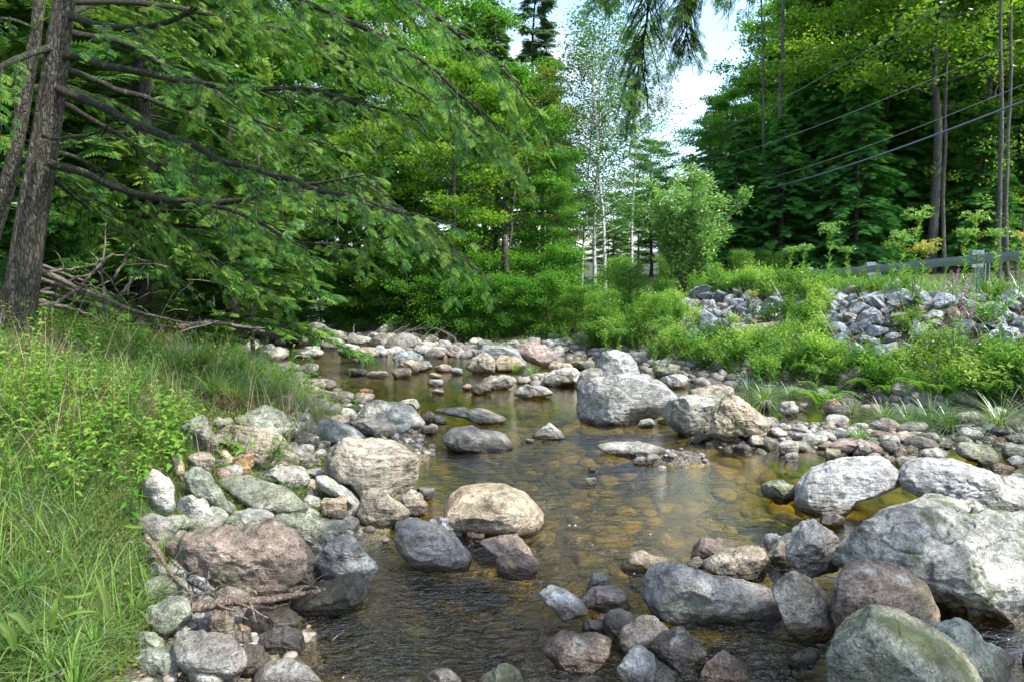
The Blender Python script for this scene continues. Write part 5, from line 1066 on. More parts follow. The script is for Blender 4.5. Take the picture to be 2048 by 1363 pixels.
log('fallen_branch', 'grey fallen branch in the grass at the bottom left corner', [(130, 1330, 2.62), (190, 1328, 2.7), (240, 1338, 2.78)], .022, M_DEAD, 4, 7)
log('fallen_pole', 'long dark pole lying on the upper edge of the riprap', [(1385, 632, 14.6), (1430, 622, 14.4), (1482, 608, 14.2)], .055, M_DEAD, 2, 8, cat='log')
log('fallen_pole', 'thinner pole above the long dark one on the riprap', [(1420, 618, 15), (1485, 604, 14.6), (1530, 600, 14.4)], .035, M_DEAD, 1, 9, cat='log')
log('bare_twig', 'bare arching twig over the water at the right bank', [(2060, 905, 6.6), (1980, 868, 6.7), (1900, 850, 6.9), (1830, 868, 7.1)], .008, M_DEAD, 8, 10, cat='twig')
log('bare_twig', 'bare upright twig standing in the dark water at the bottom', [(668, 1340, 2.95), (655, 1300, 3.05), (690, 1255, 3.1)], .006, M_DRIFT, 3, 11, cat='twig')
log('bare_branch', 'drooping bare branch over the shade of the far bank', [(930, 700, 17.2), (900, 670, 17.6), (860, 655, 18), (800, 668, 18.4)], .02, M_DEAD, 12, 12, cat='branch')
for i in range(16):
    r = np.random.default_rng(700+i); px = r.uniform(700, 1100); log('exposed_root', 'grey exposed root and dead twig under the shaded far bank', [(px, 690, 18.0), (px+r.uniform(-25, 25), 675, 18.3), (px+r.uniform(-60, 60), r.uniform(640, 665), 18.8)], .018, M_DEAD, 3, 20+i, cat='root')['group'] = 'exposed roots of the far bank'

# ------------------------------------------------------------------ guardrail, wires
gr = empty('guardrail', (8, 11, 1.5)); tag(gr, 'galvanised roadside guardrail on posts behind the meadow plants', 'guardrail'); o0 = np.array(gr.location)
rp = np.array([(2120, 500, 9.8), (2048, 510, 10.6), (1985, 516, 11.4), (1850, 528, 13.4), (1720, 540, 16.2), (1620, 546, 20.5), (1540, 551, 25.5), (1480, 553, 31)])
RP = spline([at(*q) for q in rp], 60)
prof = [(0, .08), (.05, .075), (.06, .0), (.05, -.075), (0, -.08)]
T = np.gradient(RP, axis=0); Nn = np.stack([-T[:, 1], T[:, 0], 0*T[:, 0]], -1); Nn /= np.linalg.norm(Nn, axis=1)[:, None]; Nn *= np.where(Nn[:, :1] > 0, -1, 1)
V = np.concatenate([np.stack([RP+Nn*a+np.array([0, 0, b]) for a, b in prof], 1), np.stack([RP+Nn*(a-.006)+np.array([0, 0, b]) for a, b in prof[::-1]], 1)], 1)-o0
k = V.shape[1]; n = len(V); Q = [[i*k+j, i*k+(j+1) % k, (i+1)*k+(j+1) % k, (i+1)*k+j] for i in range(n-1) for j in range(k)]; g = Geo(); g.add(V.reshape(-1, 3), Q, r=.5); g.build('rail', M_RAIL, gr)
def box(g, c, s, rz=0):
    c = np.array(c); X = np.array([[x, y, z] for x in (-.5, .5) for y in (-.5, .5) for z in (-.5, .5)])*np.array(s); R2 = np.array([[cos(rz), -sin(rz), 0], [sin(rz), cos(rz), 0], [0, 0, 1]]); g.add(X@R2.T+c, [[0, 1, 3, 2], [4, 6, 7, 5], [0, 4, 5, 1], [2, 3, 7, 6], [0, 2, 6, 4], [1, 5, 7, 3]], r=.5)
for px, Y in [(1988, 12.0), (1722, 16.1), (1612, 21), (1535, 26)]:
    d = np.abs(RP[:, 1]-Y); c = RP[d.argmin()]; nn_ = Nn[d.argmin()]; rz = math.atan2(nn_[1], nn_[0]); zt = c[2]+.13; zb = 1.3
    g = Geo(); p = c-nn_*.24-o0; box(g, (p[0], p[1], (zt+zb)/2-o0[2]), (.012, .15, zt-zb), rz); box(g, (p[0]+nn_[0]*.07, p[1]+nn_[1]*.07, (zt+zb)/2-o0[2]), (.14, .010, zt-zb), rz); box(g, (p[0]-nn_[0]*.07, p[1]-nn_[1]*.07, (zt+zb)/2-o0[2]), (.012, .15, zt-zb), rz); g.build('post', M_POST, gr)
    g = Geo(); p = c-nn_*.11-o0; box(g, (p[0], p[1], p[2]+.02), (.20, .13, .30), rz); g.build('spacer_block', M_POST, gr)
for i, (a, b, r_, m_, lb, nm) in enumerate([((1430, 395), (2090, 186), .018, M_CABLE, 'thick dark utility cable, lowest of the wires crossing the right forest', 'utility_cable'), ((1425, 378), (2090, 152), .006, M_WIRE, 'thin wire just above the thick dark cable', 'utility_wire'),
                          ((1370, 330), (2090, 60), .006, M_WIRE, 'pale wire second from the top crossing the right forest', 'utility_wire'), ((1340, 300), (2000, -60), .0045, M_WIRE, 'faint topmost wire crossing the right forest', 'utility_wire')]):
    A = at(*a, 34); B = at(*b, 11); s = np.linspace(0, 1, 40)[:, None]; P = A+(B-A)*s; P[:, 2] -= (.35*4*s*(1-s))[:, 0]*.9
    ex = A+(A-B)*np.linspace(.8, .02, 12)[:, None]; P = np.vstack([ex, P, B+(B-A)*np.linspace(.02, .35, 6)[:, None]])
    g = Geo(); tube(g, P, r_, 6); tag(g.build(nm, m_, smooth=True), lb, 'cable')
# ------------------------------------------------------------------ grasses, herbs, bank plants
def blades(n, x, y, hmin, hmax, w, lean=.45, curve=.6, wind=(0, 0), zf=0, seg=3):
    """curved tapered grass blades as quads"""
    g = Geo(); z = H(x, y)+zf; a = rng.uniform(0, 6.28, n); h = rng.uniform(hmin, hmax, n); l = rng.uniform(.05, lean, n); c = rng.uniform(0, curve, n)
    d = np.stack([np.cos(a), np.sin(a), 0*a], -1)+np.array([wind[0], wind[1], 0]); sd = np.stack([-np.sin(a), np.cos(a), 0*a], -1); P0 = np.stack([x, y, z], -1); rows = []
    for k in range(seg+1):
        t = k/seg; p = P0+d*(h*(l*t+c*t*t))[:, None]+np.array([0, 0, 1])*(h*(t-.45*c*t*t))[:, None]; ww = (w*h**.5*(1-t)**.7*.5+.0004)[:, None]
        rows += [p-sd*ww, p+sd*ww]
    V = np.stack(rows, 1); m = 2*(seg+1); i = np.arange(n)[:, None]*m; r = rng.random(n)
    for k in range(seg): g.q.append(i+np.array([[2*k, 2*k+1, 2*k+3, 2*k+2]])); g.qr.append(r)
    g.v.append(V.reshape(-1, 3).astype(np.float32)); g.n = n*m; return g
def pick(n, xr, yr, cond):
    x = rng.uniform(*xr, n); y = rng.uniform(*yr, n); dl, dr = land_d(x, y); ok = cond(x, y, dl, dr); return x[ok], y[ok]
def persp(x, y, k=7.0):   # thin out with distance, where blades get smaller than a pixel
    return rng.random(len(x)) < np.clip(k/np.maximum(y, 1), 0, 1)
edge = lambda x, y: noise2(x, y, 1.3)*.35
clump = lambda x, y, s=1.1: noise2(x, y, s) 
# left bank: turf
x, y = pick(150000, (-9, -1.2), (1.6, 13), lambda x, y, dl, dr: (dl+edge(x, y) > np.interp(y, [0, 3, 5, 8, 13], [.55, .75, 1.1, .9, .5])) & (x > -.85*y-.6) & persp(x, y, 4) & (clump(x, y, 2.1) > -.55+.5*rng.random(len(x))))
tag(blades(len(x), x, y, .04, .13, .009, .7, .9).build('grass', M_GRS), 'short green grass and turf of the left bank', 'grass', kind='stuff')
x, y = pick(64000, (-11, -1.2), (1.6, 14), lambda x, y, dl, dr: (dl+edge(x, y) > np.interp(y, [0, 3, 5, 8, 13], [.6, .8, 1.15, .9, .55])) & (x > -.85*y-.6) & persp(x, y, 5) & (clump(x+9, y, .9) > .0))
tag(blades(len(x), x, y, .10, .34, .010, .6, 1.0, (.15, -.05)).build('tall_grass', M_SEDGE), 'taller arching grass on the left bank', 'grass', kind='stuff')
x, y = pick(9000, (-11, -1.2), (1.8, 14), lambda x, y, dl, dr: (dl > .9) & (x > -.85*y-.6) & persp(x, y, 9) & (clump(x+3, y+7, 1.1) > .05))
tag(blades(len(x), x, y, .3, .7, .006, .8, .5, (.35, 0)).build('dry_grass', M_DRY), 'thin dry straw coloured stalks leaning over the left bank', 'grass', kind='stuff')
x, y = pick(26000, (-12, -3), (9, 34), lambda x, y, dl, dr: (dl+edge(x, y) > .35) & (dl < 9) & (x > -.8*y))
tag(blades(len(x), x, y, .12, .4, .022, .6, .9).build('grass', M_SEDGE), 'sunlit grass on the left bank upstream', 'grass', kind='stuff')
x, y = pick(60000, (-4.2, -1.2), (1.7, 5.2), lambda x, y, dl, dr: (dl+edge(x, y)*.5 > .6) & (x > -.85*y-.4))
tag(blades(len(x), x, y, .03, .11, .006, .9, 1.1).build('turf', M_GRS), 'fine short turf at the near end of the left bank', 'turf', kind='stuff')
# sedge skirts hanging over the cut bank
def tuft_proto(seed, n, h, w, curve, dry=False):
    global rng; keep = rng; rng = np.random.default_rng(seed); a = rng.uniform(0, 6.28, n); hh = rng.uniform(.6, 1, n)*h; g = Geo(); seg = 4; rows = []
    P0 = np.stack([np.cos(a)*.05*h, np.sin(a)*.05*h, 0*a], -1); d = np.stack([np.cos(a), np.sin(a), 0*a], -1); sd = np.stack([-np.sin(a), np.cos(a), 0*a], -1); c = rng.uniform(.25, curve, n); l = rng.uniform(.05, .4, n)
    for k in range(seg+1):
        t = k/seg; p = P0+d*(hh*(l*t+c*t*t))[:, None]+np.array([0, 0, 1])*(hh*(t-.62*c*t*t))[:, None]; ww = (w*.5*(1-t)**.6+.0006); rows += [p-sd*ww, p+sd*ww]
    V = np.stack(rows, 1); m = 2*(seg+1); i = np.arange(n)[:, None]*m; r = rng.random(n)
    for k in range(seg): g.q.append(i+np.array([[2*k, 2*k+1, 2*k+3, 2*k+2]])); g.qr.append(r)
    g.v.append(V.reshape(-1, 3).astype(np.float32)); g.n = n*m; rng = keep; return g
sed = [tuft_proto(s, 110, .42, .009, 1.3).mesh('sedge_tuft', M_SEDGE) for s in (1, 2, 3)]; sedr = [tuft_proto(s, 190, .5, .007, 1.9).mesh('sedge_tuft', M_GRS) for s in (6, 7, 8)]; sedd = [tuft_proto(s, 90, .34, .007, 1.5).mesh('dry_tuft', M_DRY) for s in (4, 5)]
def put(name, me, px, py, sc, label, cat, group=None, Y=None, rz=None, col=None):
    p = hit(px, py) if Y is None else at(px, py, Y); o = link(name, me); o.location = p; o.scale = (sc,)*3; o.rotation_euler = (0, 0, random.uniform(0, 6.28) if rz is None else rz); tag(o, label, cat, group); return o
for i, (px, py, sc) in enumerate([(470, 815, 1.0), (430, 800, 1.1), (520, 800, 1.0), (560, 800, .9), (600, 815, 1.0), (625, 845, .8), (500, 780, 1.2), (570, 770, 1.2), (540, 755, 1.2), (480, 760, 1.2), (610, 840, .9), (380, 1060, .6), (330, 1120, .45), (1180, 700, 1.1), (395, 740, 1.3), (440, 700, 1.5), (500, 725, 1.3)]):
    put('sedge_tuft', sed[i % 3], px, py, sc, 'arching green sedge tuft on the cut edge of the left bank', 'sedge tuft', 'sedge tufts of the left bank')
for i, (px, py, sc) in enumerate([(475, 822, .8), (445, 815, .8), (585, 815, .9), (600, 800, .9), (625, 838, .7), (655, 850, .6), (400, 735, 1.3), (345, 705, 1.3), (480, 812, .7), (300, 690, 1.2)]):
    put('dry_tuft', sedd[i % 2], px, py, sc, 'reddish dry grass tuft hanging on the cut edge of the left bank', 'dry tuft', 'dry tufts of the left bank')
for i, (px, py, sc) in enumerate([(1530, 815, 1.3), (1820, 860, 1.2), (1860, 850, 1.4), (1900, 865, 1.2), (1545, 800, 1.0), (1700, 830, .8), (1770, 850, 1.2), (1580, 800, 1.0), (2000, 860, 1.5), (1500, 790, 1.1)]):
    put('sedge_tuft', sedr[i % 3], px, py, sc*.8, 'long drooping green grass tuft at the foot of the right bank', 'sedge tuft', 'drooping grass tufts of the right bank')
put('sedge_tuft', sed[1], 1720, 885, .62, 'small bright grass tuft growing in the pebble bar', 'sedge tuft'); put('sedge_tuft', sed[2], 1706, 880, .5, 'lower part of the bright grass growing in the pebble bar', 'sedge tuft'); put('sedge_tuft', sed[0], 1065, 755, .8, 'grass clump on the gravel left of the pale boulder', 'sedge tuft')
put('sedge_tuft', sed[1], 1030, 745, .7, 'smaller grass clump on the gravel in front of the bluish boulders', 'sedge tuft')
# herbs
def herb_proto(seed, h, nl, ll, asp, droop=.3, whorl=False, top=0):
    global rng; keep = rng; rng = np.random.default_rng(seed); g = Geo(); s = np.linspace(0, 1, 5); ln_ = rng.normal(size=2)*.12*h; S = np.stack([ln_[0]*s**2, ln_[1]*s**2, h*s], -1); tube(g, S, .0035*(1-.6*s)*(h/.4)**.5, 3, cap=False, r=.15)
    t = np.linspace(.12, 1, nl); P = np.stack([np.interp(t, s, S[:, i]) for i in range(3)], -1); a = np.arange(nl)*2.4+rng.normal(size=nl)*.3; D = np.stack([np.cos(a), np.sin(a), .45-droop+.5*t], -1); l = ll*rng.uniform(.7, 1.2, nl)*(1.05-.5*t**2)
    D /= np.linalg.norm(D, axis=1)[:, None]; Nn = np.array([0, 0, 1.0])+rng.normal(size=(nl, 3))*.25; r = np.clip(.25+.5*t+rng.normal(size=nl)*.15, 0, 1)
    # two-part leaves that bend
    Sd = np.cross(D, Nn); Sd /= np.linalg.norm(Sd, axis=1)[:, None]; m = P+D*(l*.45)[:, None]; e = P+D*(l*.95)[:, None]+np.array([0, 0, -.28])*l[:, None]; w_ = (l*asp*.5)[:, None]; U = np.cross(Sd, D)
    V = np.stack([P, m+Sd*w_+U*w_*.3, m, m-Sd*w_+U*w_*.3, e], 1).reshape(-1, 3); i = np.arange(nl)[:, None]*5
    T_ = np.concatenate([i+np.array([[0, 1, 2]]), i+np.array([[0, 2, 3]]), i+np.array([[1, 4, 2]]), i+np.array([[2, 4, 3]])]); g.t.append(T_+g.n); g.tr.append(np.tile(r, 4)); g.v.append(V.astype(np.float32)); g.n += len(V)
    rng = keep; return g
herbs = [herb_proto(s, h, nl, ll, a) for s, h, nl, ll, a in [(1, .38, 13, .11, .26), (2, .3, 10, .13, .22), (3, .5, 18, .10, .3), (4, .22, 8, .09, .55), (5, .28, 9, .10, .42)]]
def scatter(name, protos, mat_, x, y, smin, smax, label, cat, tilt=.25, zf=0):
    g = Geo(); n = len(x); a = rng.uniform(0, 6.28, n); z = H(x, y)+zf; D = np.stack([rng.normal(size=n)*tilt, rng.normal(size=n)*tilt, np.ones(n)], -1); D /= np.linalg.norm(D, axis=1)[:, None]
    X = np.stack([np.cos(a), np.sin(a), 0*a], -1); X = X-D*(X*D).sum(1)[:, None]; X /= np.linalg.norm(X, axis=1)[:, None]; Yv = np.cross(D, X); M = np.stack([X, Yv, D], -1)*rng.uniform(smin, smax, n)[:, None, None]; k = rng.integers(0, len(protos), n)
    for i, p in enumerate(protos): g.tile(p, M[k == i], np.stack([x, y, z], -1)[k == i], rng.random((k == i).sum()))
    o = g.build(name, mat_); tag(o, label, cat, kind='stuff'); return o
x, y = pick(6200, (-8, -1.2), (1.9, 12), lambda x, y, dl, dr: (dl+edge(x, y) > np.interp(y, [0, 3, 5, 8, 13], [.75, .9, .95, .9, .6])) & (x > -.85*y-.4) & persp(x, y, 4.5) & (clump(x+5, y+2, 1.0) > -.1) & (rng.random(len(x)) < np.interp(y, [2, 3.2, 4.5], [.25, .35, 1])))
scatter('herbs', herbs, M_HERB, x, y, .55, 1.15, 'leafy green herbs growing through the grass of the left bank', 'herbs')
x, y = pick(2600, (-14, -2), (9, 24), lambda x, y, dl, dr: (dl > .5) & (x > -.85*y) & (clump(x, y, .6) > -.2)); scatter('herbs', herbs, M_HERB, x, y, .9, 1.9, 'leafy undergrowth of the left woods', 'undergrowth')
# moss and low clover mats in the near turf
x, y = pick(90000, (-4.2, -1.3), (1.8, 6), lambda x, y, dl, dr: (dl > .55) & (x > -.85*y-.3) & (clump(x+2, y+4, 2.0) > -.25)); n = len(x); g = Geo(); z = H(x, y)
rhombi(g, np.stack([x, y, z+rng.uniform(0, .035, n)], -1), rnd_dir(n, .5)+np.array([0, 0, .3]), rnd_dir(n), rng.uniform(.012, .03, n), rng.uniform(.006, .016, n)); tag(g.build('moss', M_MOSSY), 'yellow green moss mats in the near turf of the left bank', 'moss', kind='stuff')
# broad bright blades near the bottom left corner
def broad_blade(pts, w_, label):
    P = spline([at(*q) for q in pts], 10); s = np.linspace(0, 1, 10); ww = .6*w_*np.sin(pi*(.12+.86*s))**.7*.5; T = np.gradient(P, axis=0); vd = P-CP; Sd = np.cross(T, vd); Sd /= np.linalg.norm(Sd, axis=1)[:, None]; vn = vd/np.linalg.norm(vd, axis=1)[:, None]
    V = np.stack([P-Sd*ww[:, None], P+vn*ww[:, None]*.35, P+Sd*ww[:, None]], 1).reshape(-1, 3)-P[0]; Q = [[i*3+j, i*3+j+1, i*3+j+4, i*3+j+3] for i in range(9) for j in (0, 1)]; g = Geo(); g.add(V, Q, r=.75); o = g.build('grass_leaf', M_SEDGE); o.location = P[0]; tag(o, label, 'grass leaf'); return o
for pts, w_, lb in [([(217, 1235, 2.75), (208, 1190, 2.7), (190, 1145, 2.66)], .035, 'broad bright upright blade left of the mossy stones'), ([(103, 1255, 2.6), (108, 1225, 2.55), (113, 1193, 2.55)], .04, 'short broad blade standing in the turf'), ([(128, 1192, 2.7), (160, 1190, 2.7), (188, 1182, 2.72)], .02, 'yellow green blade lying sideways'),
                    ([(30, 1300, 2.4), (20, 1265, 2.35), (-5, 1240, 2.3)], .045, 'broad blade at the left edge near the bottom'), ([(60, 1265, 2.5), (40, 1235, 2.45), (15, 1225, 2.4)], .04, 'arching broad blade above the left edge one'), ([(120, 1235, 2.6), (155, 1222, 2.6), (195, 1221, 2.6)], .022, 'narrow blade arching right above the dark gap'),
                    ([(140, 1363, 2.45), (150, 1290, 2.45), (165, 1245, 2.5)], .015, 'narrow upright blade near the fallen branch'), ([(250, 1050, 3.6), (275, 1052, 3.6), (292, 1050, 3.6)], .03, 'bright blade lying over the bank edge above the bent stick')]: broad_blade(pts, w_, lb)
tf = tuft_proto(21, 60, .45, .014, 1.2).mesh('grass_tuft', M_SEDGE)
for px, py, sc in [(30, 1310, .6), (100, 1350, .55), (190, 1300, .45), (50, 1190, .5), (150, 1400, .6), (270, 1230, .4)]: put('grass_tuft', tf, px, py, sc, 'arching broad grass tuft in the bottom left corner', 'grass tuft', 'broad grass tufts in the corner')

# ---- right bank
tall = [herb_proto(s, h, nl, ll, a, .25) for s, h, nl, ll, a in [(11, .75, 34, .13, .2), (12, .9, 42, .12, .18), (13, .6, 26, .12, .32), (14, .7, 30, .10, .4), (15, .5, 22, .11, .36)]]
def bushy(seed, h, w_, nst, nl, ll, asp):
    global rng; keep = rng; rng = np.random.default_rng(seed); g = Geo(); s = np.linspace(0, 1, 4)
    for k in range(nst):
        a = rng.uniform(0, 6.28); t = rng.uniform(.1, 1)*w_; S = np.stack([cos(a)*t*s, sin(a)*t*s, h*rng.uniform(.7, 1)*s*(1-.12*s)], -1); tube(g, S, [.005, .004, .003, .002], 3, cap=False, r=.1)
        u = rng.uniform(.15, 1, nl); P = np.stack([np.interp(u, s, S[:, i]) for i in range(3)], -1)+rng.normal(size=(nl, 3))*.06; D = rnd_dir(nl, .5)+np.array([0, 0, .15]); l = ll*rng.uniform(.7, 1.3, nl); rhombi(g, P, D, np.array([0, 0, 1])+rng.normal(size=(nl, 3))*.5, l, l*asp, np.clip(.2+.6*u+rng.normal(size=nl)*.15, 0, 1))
    rng = keep; return g
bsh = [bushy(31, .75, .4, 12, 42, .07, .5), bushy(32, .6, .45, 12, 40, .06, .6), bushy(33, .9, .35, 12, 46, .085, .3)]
def rb(lo, hi, extra=lambda x, y: True):
    return lambda x, y, dl, dr: (dr > lo) & (dr < hi) & (x < .85*y+1.2) & extra(x, y)
# where the blocks stay bare: the slope band right of px 1620 and a band left of it
def bare(x, y):
    b = np.zeros(len(x), bool)
    for up_ in (.1, .3): b |= bare1(x, y, up_)
    return b
def bare1(x, y, up_):
    X = np.stack([x, y, H(x, y)+up_], -1)-CP; f = X@FW; px = 1024+F*X[:, 0]/f; py = 681.5-F*(X@UP)/f
    b = (px > 1640) & (py > 585) & (py < 692-.03*(px-1640)); b |= (px > 1370) & (px < 1580) & (py > 590) & (py < 660); b |= (px > 1990) & (py > 585) & (py < 640)
    return b
x, y = pick(6800, (.6, 9.5), (6.2, 19), rb(.3, 3.2)); k = ~bare(x, y) | (rng.random(len(x)) < .05); px_ = 1024+F*x/y; k &= ~((px_ < 1180)); x, y = x[k], y[k]
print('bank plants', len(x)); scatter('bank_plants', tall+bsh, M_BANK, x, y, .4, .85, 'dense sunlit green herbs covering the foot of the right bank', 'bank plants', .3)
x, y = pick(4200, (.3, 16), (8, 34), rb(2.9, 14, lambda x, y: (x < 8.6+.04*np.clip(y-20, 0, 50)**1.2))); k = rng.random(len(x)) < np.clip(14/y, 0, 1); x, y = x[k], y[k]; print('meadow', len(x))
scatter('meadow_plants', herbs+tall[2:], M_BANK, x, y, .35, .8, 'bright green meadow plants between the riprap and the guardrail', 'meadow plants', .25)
x, y = pick(60000, (.3, 13), (8, 32), rb(2.7, 14, lambda x, y: (x < 8.8))); k = rng.random(len(x)) < np.clip(11/y, 0, 1); x, y = x[k], y[k]
tag(blades(len(x), x, y, .12, .4, .016, .5, .8).build('meadow_grass', M_SEDGE), 'sunlit yellow green grass of the roadside meadow', 'grass', kind='stuff')
x, y = pick(15000, (1, 9), (6.0, 14), rb(.25, 2.4)); k = ~bare(x, y); x, y = x[k], y[k]
tag(blades(len(x), x, y, .2, .55, .012, .7, 1.2, (-.25, -.3)).build('bank_grass', M_GRS), 'long grass hanging down the right bank foot', 'grass', kind='stuff')
x, y = pick(2600, (1, 9), (6.0, 14), rb(.4, 2.4)); tag(blades(len(x), x, y, .3, .8, .008, .9, .4, (-.2, -.2)).build('dead_stalks', M_DRY), 'bare brown stalks among the right bank plants', 'stalks', kind='stuff')
x, y = pick(5000, (-9, 3), (15.5, 26), lambda x, y, dl, dr: (dr > .1) & (dr < 3.5)); scatter('undergrowth', herbs, M_HERB, x, y, .7, 1.5, 'low green undergrowth of the shaded far bank', 'undergrowth')
x, y = pick(5000, (-3.4, .6), (15.6, 18.5), lambda x, y, dl, dr: (dr > -1.6) & (dr < .4) & (H(x, y) > .0)); tag(blades(len(x), x, y, .08, .25, .014).build('grass', M_GRS), 'short grass along the back of the upstream gravel bar', 'grass', kind='stuff')
x, y = pick(1800, (9, 40), (14, 45), lambda x, y, dl, dr: (x > 16.6) & (x < .8*y+2)); scatter('undergrowth', herbs+tall, M_HERB, x, y, .8, 1.6, 'dark undergrowth at the edge of the right forest', 'undergrowth')
# goldenrods
def goldenrod(seed, h, plume=True, yel=False):
    global rng; keep = rng; rng = np.random.default_rng(seed); root = empty('goldenrod'); g = Geo(); s = np.linspace(0, 1, 8); S = np.stack([.04*h*s**2*rng.normal(), .04*h*s**2, h*s], -1) if 0 else np.stack([.05*h*s**2, .02*h*s**2, h*s], -1); tube(g, S, .006*(1-.6*s), 5); g.build('stem', M_STEM, root, True)
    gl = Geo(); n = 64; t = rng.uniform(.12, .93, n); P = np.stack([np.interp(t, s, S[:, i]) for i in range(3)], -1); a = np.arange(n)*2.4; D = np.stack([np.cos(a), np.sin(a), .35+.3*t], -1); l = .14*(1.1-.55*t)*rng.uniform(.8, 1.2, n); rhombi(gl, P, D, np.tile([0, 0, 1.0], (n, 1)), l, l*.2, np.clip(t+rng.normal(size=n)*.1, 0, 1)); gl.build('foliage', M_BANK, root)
    gf = Geo(); C = S[-1]
    for k in range(13):
        a = k*2.4; l = rng.uniform(.16, .3)*h*.8; u = np.linspace(0, 1, 12); e = np.stack([cos(a)*l*.8*u, sin(a)*l*.8*u, l*(1.0*u-.75*u*u)], -1)+C-np.array([0, 0, .12*h*(k/13)]); m = 12*5; PP = np.repeat(e, 5, 0)+rng.normal(size=(m, 3))*.010; rhombi(gf, PP, rnd_dir(m), rnd_dir(m), rng.uniform(.018, .034, m), .014)
    gf.build('flower_plume', M_YEL if yel else M_BANK, root)['kind'] = 'stuff'; rng = keep; return root
go = [goldenrod(1, 1.25), goldenrod(2, 1.0), goldenrod(3, 1.1, yel=True)]
gs = [(1655, 575, 11.9, 0, 1.15, 'tallest goldenrod with drooping tips left of the guardrail blocks'), (1690, 575, 12.1, 1, .85, 'shorter goldenrod touching the tallest one'), (1600, 560, 13, 1, .95, 'goldenrod with curved tips left of the tallest one'), (1575, 560, 13.5, 1, .9, 'small goldenrod at the left of the roadside group'), (1800, 590, 10.6, 0, 1.05, 'bushy goldenrod in the middle of the meadow'),
      (1835, 590, 10.2, 2, 1.2, 'yellow flowered goldenrod reaching the highest in the meadow'), (1822, 575, 11, 0, 1.1, 'goldenrod with a pale top behind the yellow one'), (1780, 580, 11.2, 1, .9, 'goldenrod left of the bushy one'), (1950, 560, 10.6, 0, 1.0, 'goldenrod before the right guardrail post'), (1925, 560, 11, 1, 1.0, 'goldenrod left of the right guardrail post'), (1985, 565, 10.4, 1, 1.0, 'goldenrod in front of the right guardrail post'),
      (2035, 560, 10.1, 2, .9, 'yellowing goldenrod at the right edge by the rail'), (1500, 590, 12.5, 2, .7, 'low yellow goldenrod at the upper edge of the riprap'), (1240, 690, 12.9, 1, .9, 'feathery goldenrod at the left foot of the right bank'), (1215, 690, 13.5, 0, .85, 'feathery goldenrod left of the other at the bank foot'), (1310, 700, 12, 1, .9, 'goldenrod under the willow bush'), (1340, 690, 12, 0, .8, 'goldenrod right under the willow bush'), (1550, 690, 9.8, 1, .95, 'goldenrod on the slope left of the bare blocks'), (1520, 700, 10, 0, .9, 'tall leafy goldenrod on the slope'), (1640, 720, 9.2, 1, .7, 'goldenrod below the bare blocks')]
gf_ = set()
for px, py, Y, k, sc, lb in gs:
    o = go[k] if k not in gf_ else copy_tree(go[k]); gf_.add(k); x_ = (px-1024)/F*Y; o.location = (x_, Y, float(H(x_, Y))); o.scale = (sc,)*3; o.rotation_euler = (0, 0, random.uniform(0, 6.28)); tag(o, lb, 'goldenrod')
# purple loosestrife
ls = empty('purple_loosestrife', (0, 0, 0)); Y = 8.9; x_ = (1915-1024)/F*Y; ls.location = (x_, Y, float(H(x_, Y))); tag(ls, 'purple loosestrife with pink flower spikes standing above the riprap', 'flowering plant'); o0 = np.array(ls.location); gl = Geo()
for i, (px, py) in enumerate([(1905, 545), (1918, 530), (1935, 555), (1942, 545), (1890, 562), (1925, 575), (1948, 580), (1912, 600), (1930, 610), (1878, 640), (1950, 600), (1900, 625)]):
    b = np.array([x_, Y, o0[2]])+rng.normal(size=3)*[.08, .08, 0]; e = at(px, py, Y+rng.normal()*.12); P = spline([b, (b+e)/2+rng.normal(size=3)*.03, e], 8)-o0; g = Geo(); tube(g, P, np.linspace(.005, .002, 8), 4); g.build('stem', M_STEM, ls, True)
    n = 34; t = rng.uniform(.8, 1.0, n); PP = np.stack([np.interp(t, np.linspace(0, 1, 8), P[:, j]) for j in range(3)], -1)+rng.normal(size=(n, 3))*.011; g = Geo(); rhombi(g, PP, rnd_dir(n), rnd_dir(n), .026, .015); g.build('flower_spike', M_PUR, ls)['kind'] = 'stuff'
    n = 16; t = rng.uniform(.1, .7, n); PP = np.stack([np.interp(t, np.linspace(0, 1, 8), P[:, j]) for j in range(3)], -1); rhombi(gl, PP, rnd_dir(n, .5), np.tile([0, 0, 1.0], (n, 1)), .09, .02)
gl.build('foliage', M_BANK, ls)
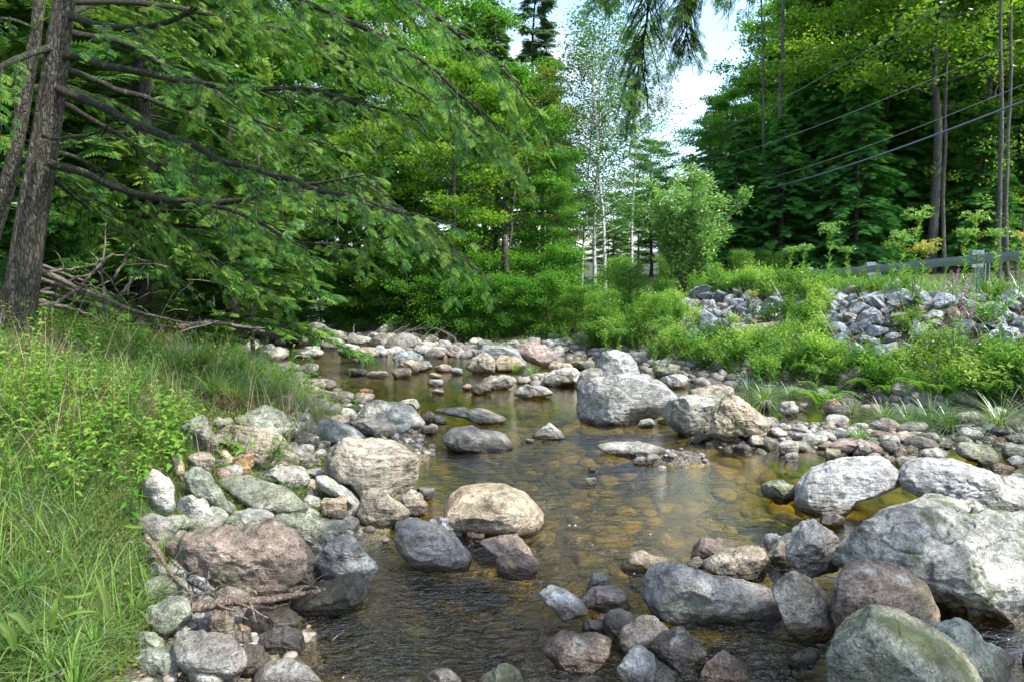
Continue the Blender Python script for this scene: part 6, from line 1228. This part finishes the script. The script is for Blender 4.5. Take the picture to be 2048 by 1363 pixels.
# ferns at the right bank foot
def fern(seed):
    global rng; keep = rng; rng = np.random.default_rng(seed); g = Geo()
    for k in range(11):
        a = k*2*pi/11+rng.normal()*.2; l = rng.uniform(.4, .6); s = np.linspace(0, 1, 16); P = np.stack([cos(a)*l*s, sin(a)*l*s, l*(1.5*s-1.15*s*s)], -1); T = np.gradient(P, axis=0); Sd = np.array([-sin(a), cos(a), 0]); w_ = .11*np.sin(pi*(.15+.82*s))
        for sg in (-1, 1): rhombi(g, P, T/np.linalg.norm(T, axis=1)[:, None]*.5+Sd*sg, np.tile([0, 0, 1.0], (16, 1)), w_, .026, np.full(16, .5)+rng.normal(size=16)*.1)
        tube(g, P, .002, 3, cap=False, r=.2)
    rng = keep; return g.mesh('fern', M_HERB)
fm = [fern(1), fern(2)]
for i, (px, py) in enumerate([(1640, 815), (1755, 795), (1860, 800), (1620, 750), (1690, 750), (1980, 800)]): put('fern', fm[i % 2], px, py, rng.uniform(.8, 1.2), 'green fern arching over the foot of the right bank', 'fern', 'ferns of the right bank foot')
# small things on the stones: fallen leaves
g = Geo(); 
for (x0, y0, x1, y1), n in [((640, 1180, 700, 1200), 14), ((380, 900, 480, 960), 14), ((700, 1040, 780, 1100), 14), ((480, 1290, 560, 1363), 18), ((250, 1250, 420, 1363), 12)]:
    for _ in range(n):
        p = hit(rng.uniform(x0, x1), rng.uniform(y0, y1)); p[2] += .012; rhombi(g, p[None], rnd_dir(1, .3), np.array([[0, 0, 1.0]])+rnd_dir(1)*.4, .03, .02)
xx, yy = pick(5200, (-6, -1.2), (1.8, 9), lambda x, y, dl, dr: (dl > .25) & (x > -.85*y-.3)); n = len(xx)
rhombi(g, np.stack([xx, yy, H(xx, yy)+.02+rng.uniform(0, .05, n)], -1), rnd_dir(n, .3), np.array([0, 0, 1.0])+rnd_dir(n)*.5, rng.uniform(.015, .045, n), rng.uniform(.008, .022, n))
tag(g.build('leaf_litter', M_DRY), 'rusty fallen leaves and needles caught between the left stones', 'leaf litter', kind='stuff')
# ------------------------------------------------------------------ labels of look-alikes: their order from the left
ORD = ['first', 'second', 'third', 'fourth', 'fifth', 'sixth', 'seventh', 'eighth', 'ninth', 'tenth', 'eleventh', 'twelfth', 'thirteenth', 'fourteenth', 'fifteenth', 'sixteenth', 'seventeenth']
bpy.context.view_layer.update()
fam = {}
for o in SC.objects:
    if o.parent is None and 'label' in o and 'group' in o: fam.setdefault(o['label'], []).append(o)
for lb, os_ in fam.items():
    if 1 < len(os_) <= 17:
        os_.sort(key=lambda o: pix(*o.matrix_world.translation)[0])
        for k, o in enumerate(os_):
            base = ' '.join(lb.split()[:12]); o['label'] = ORD[k]+' from the left, '+base
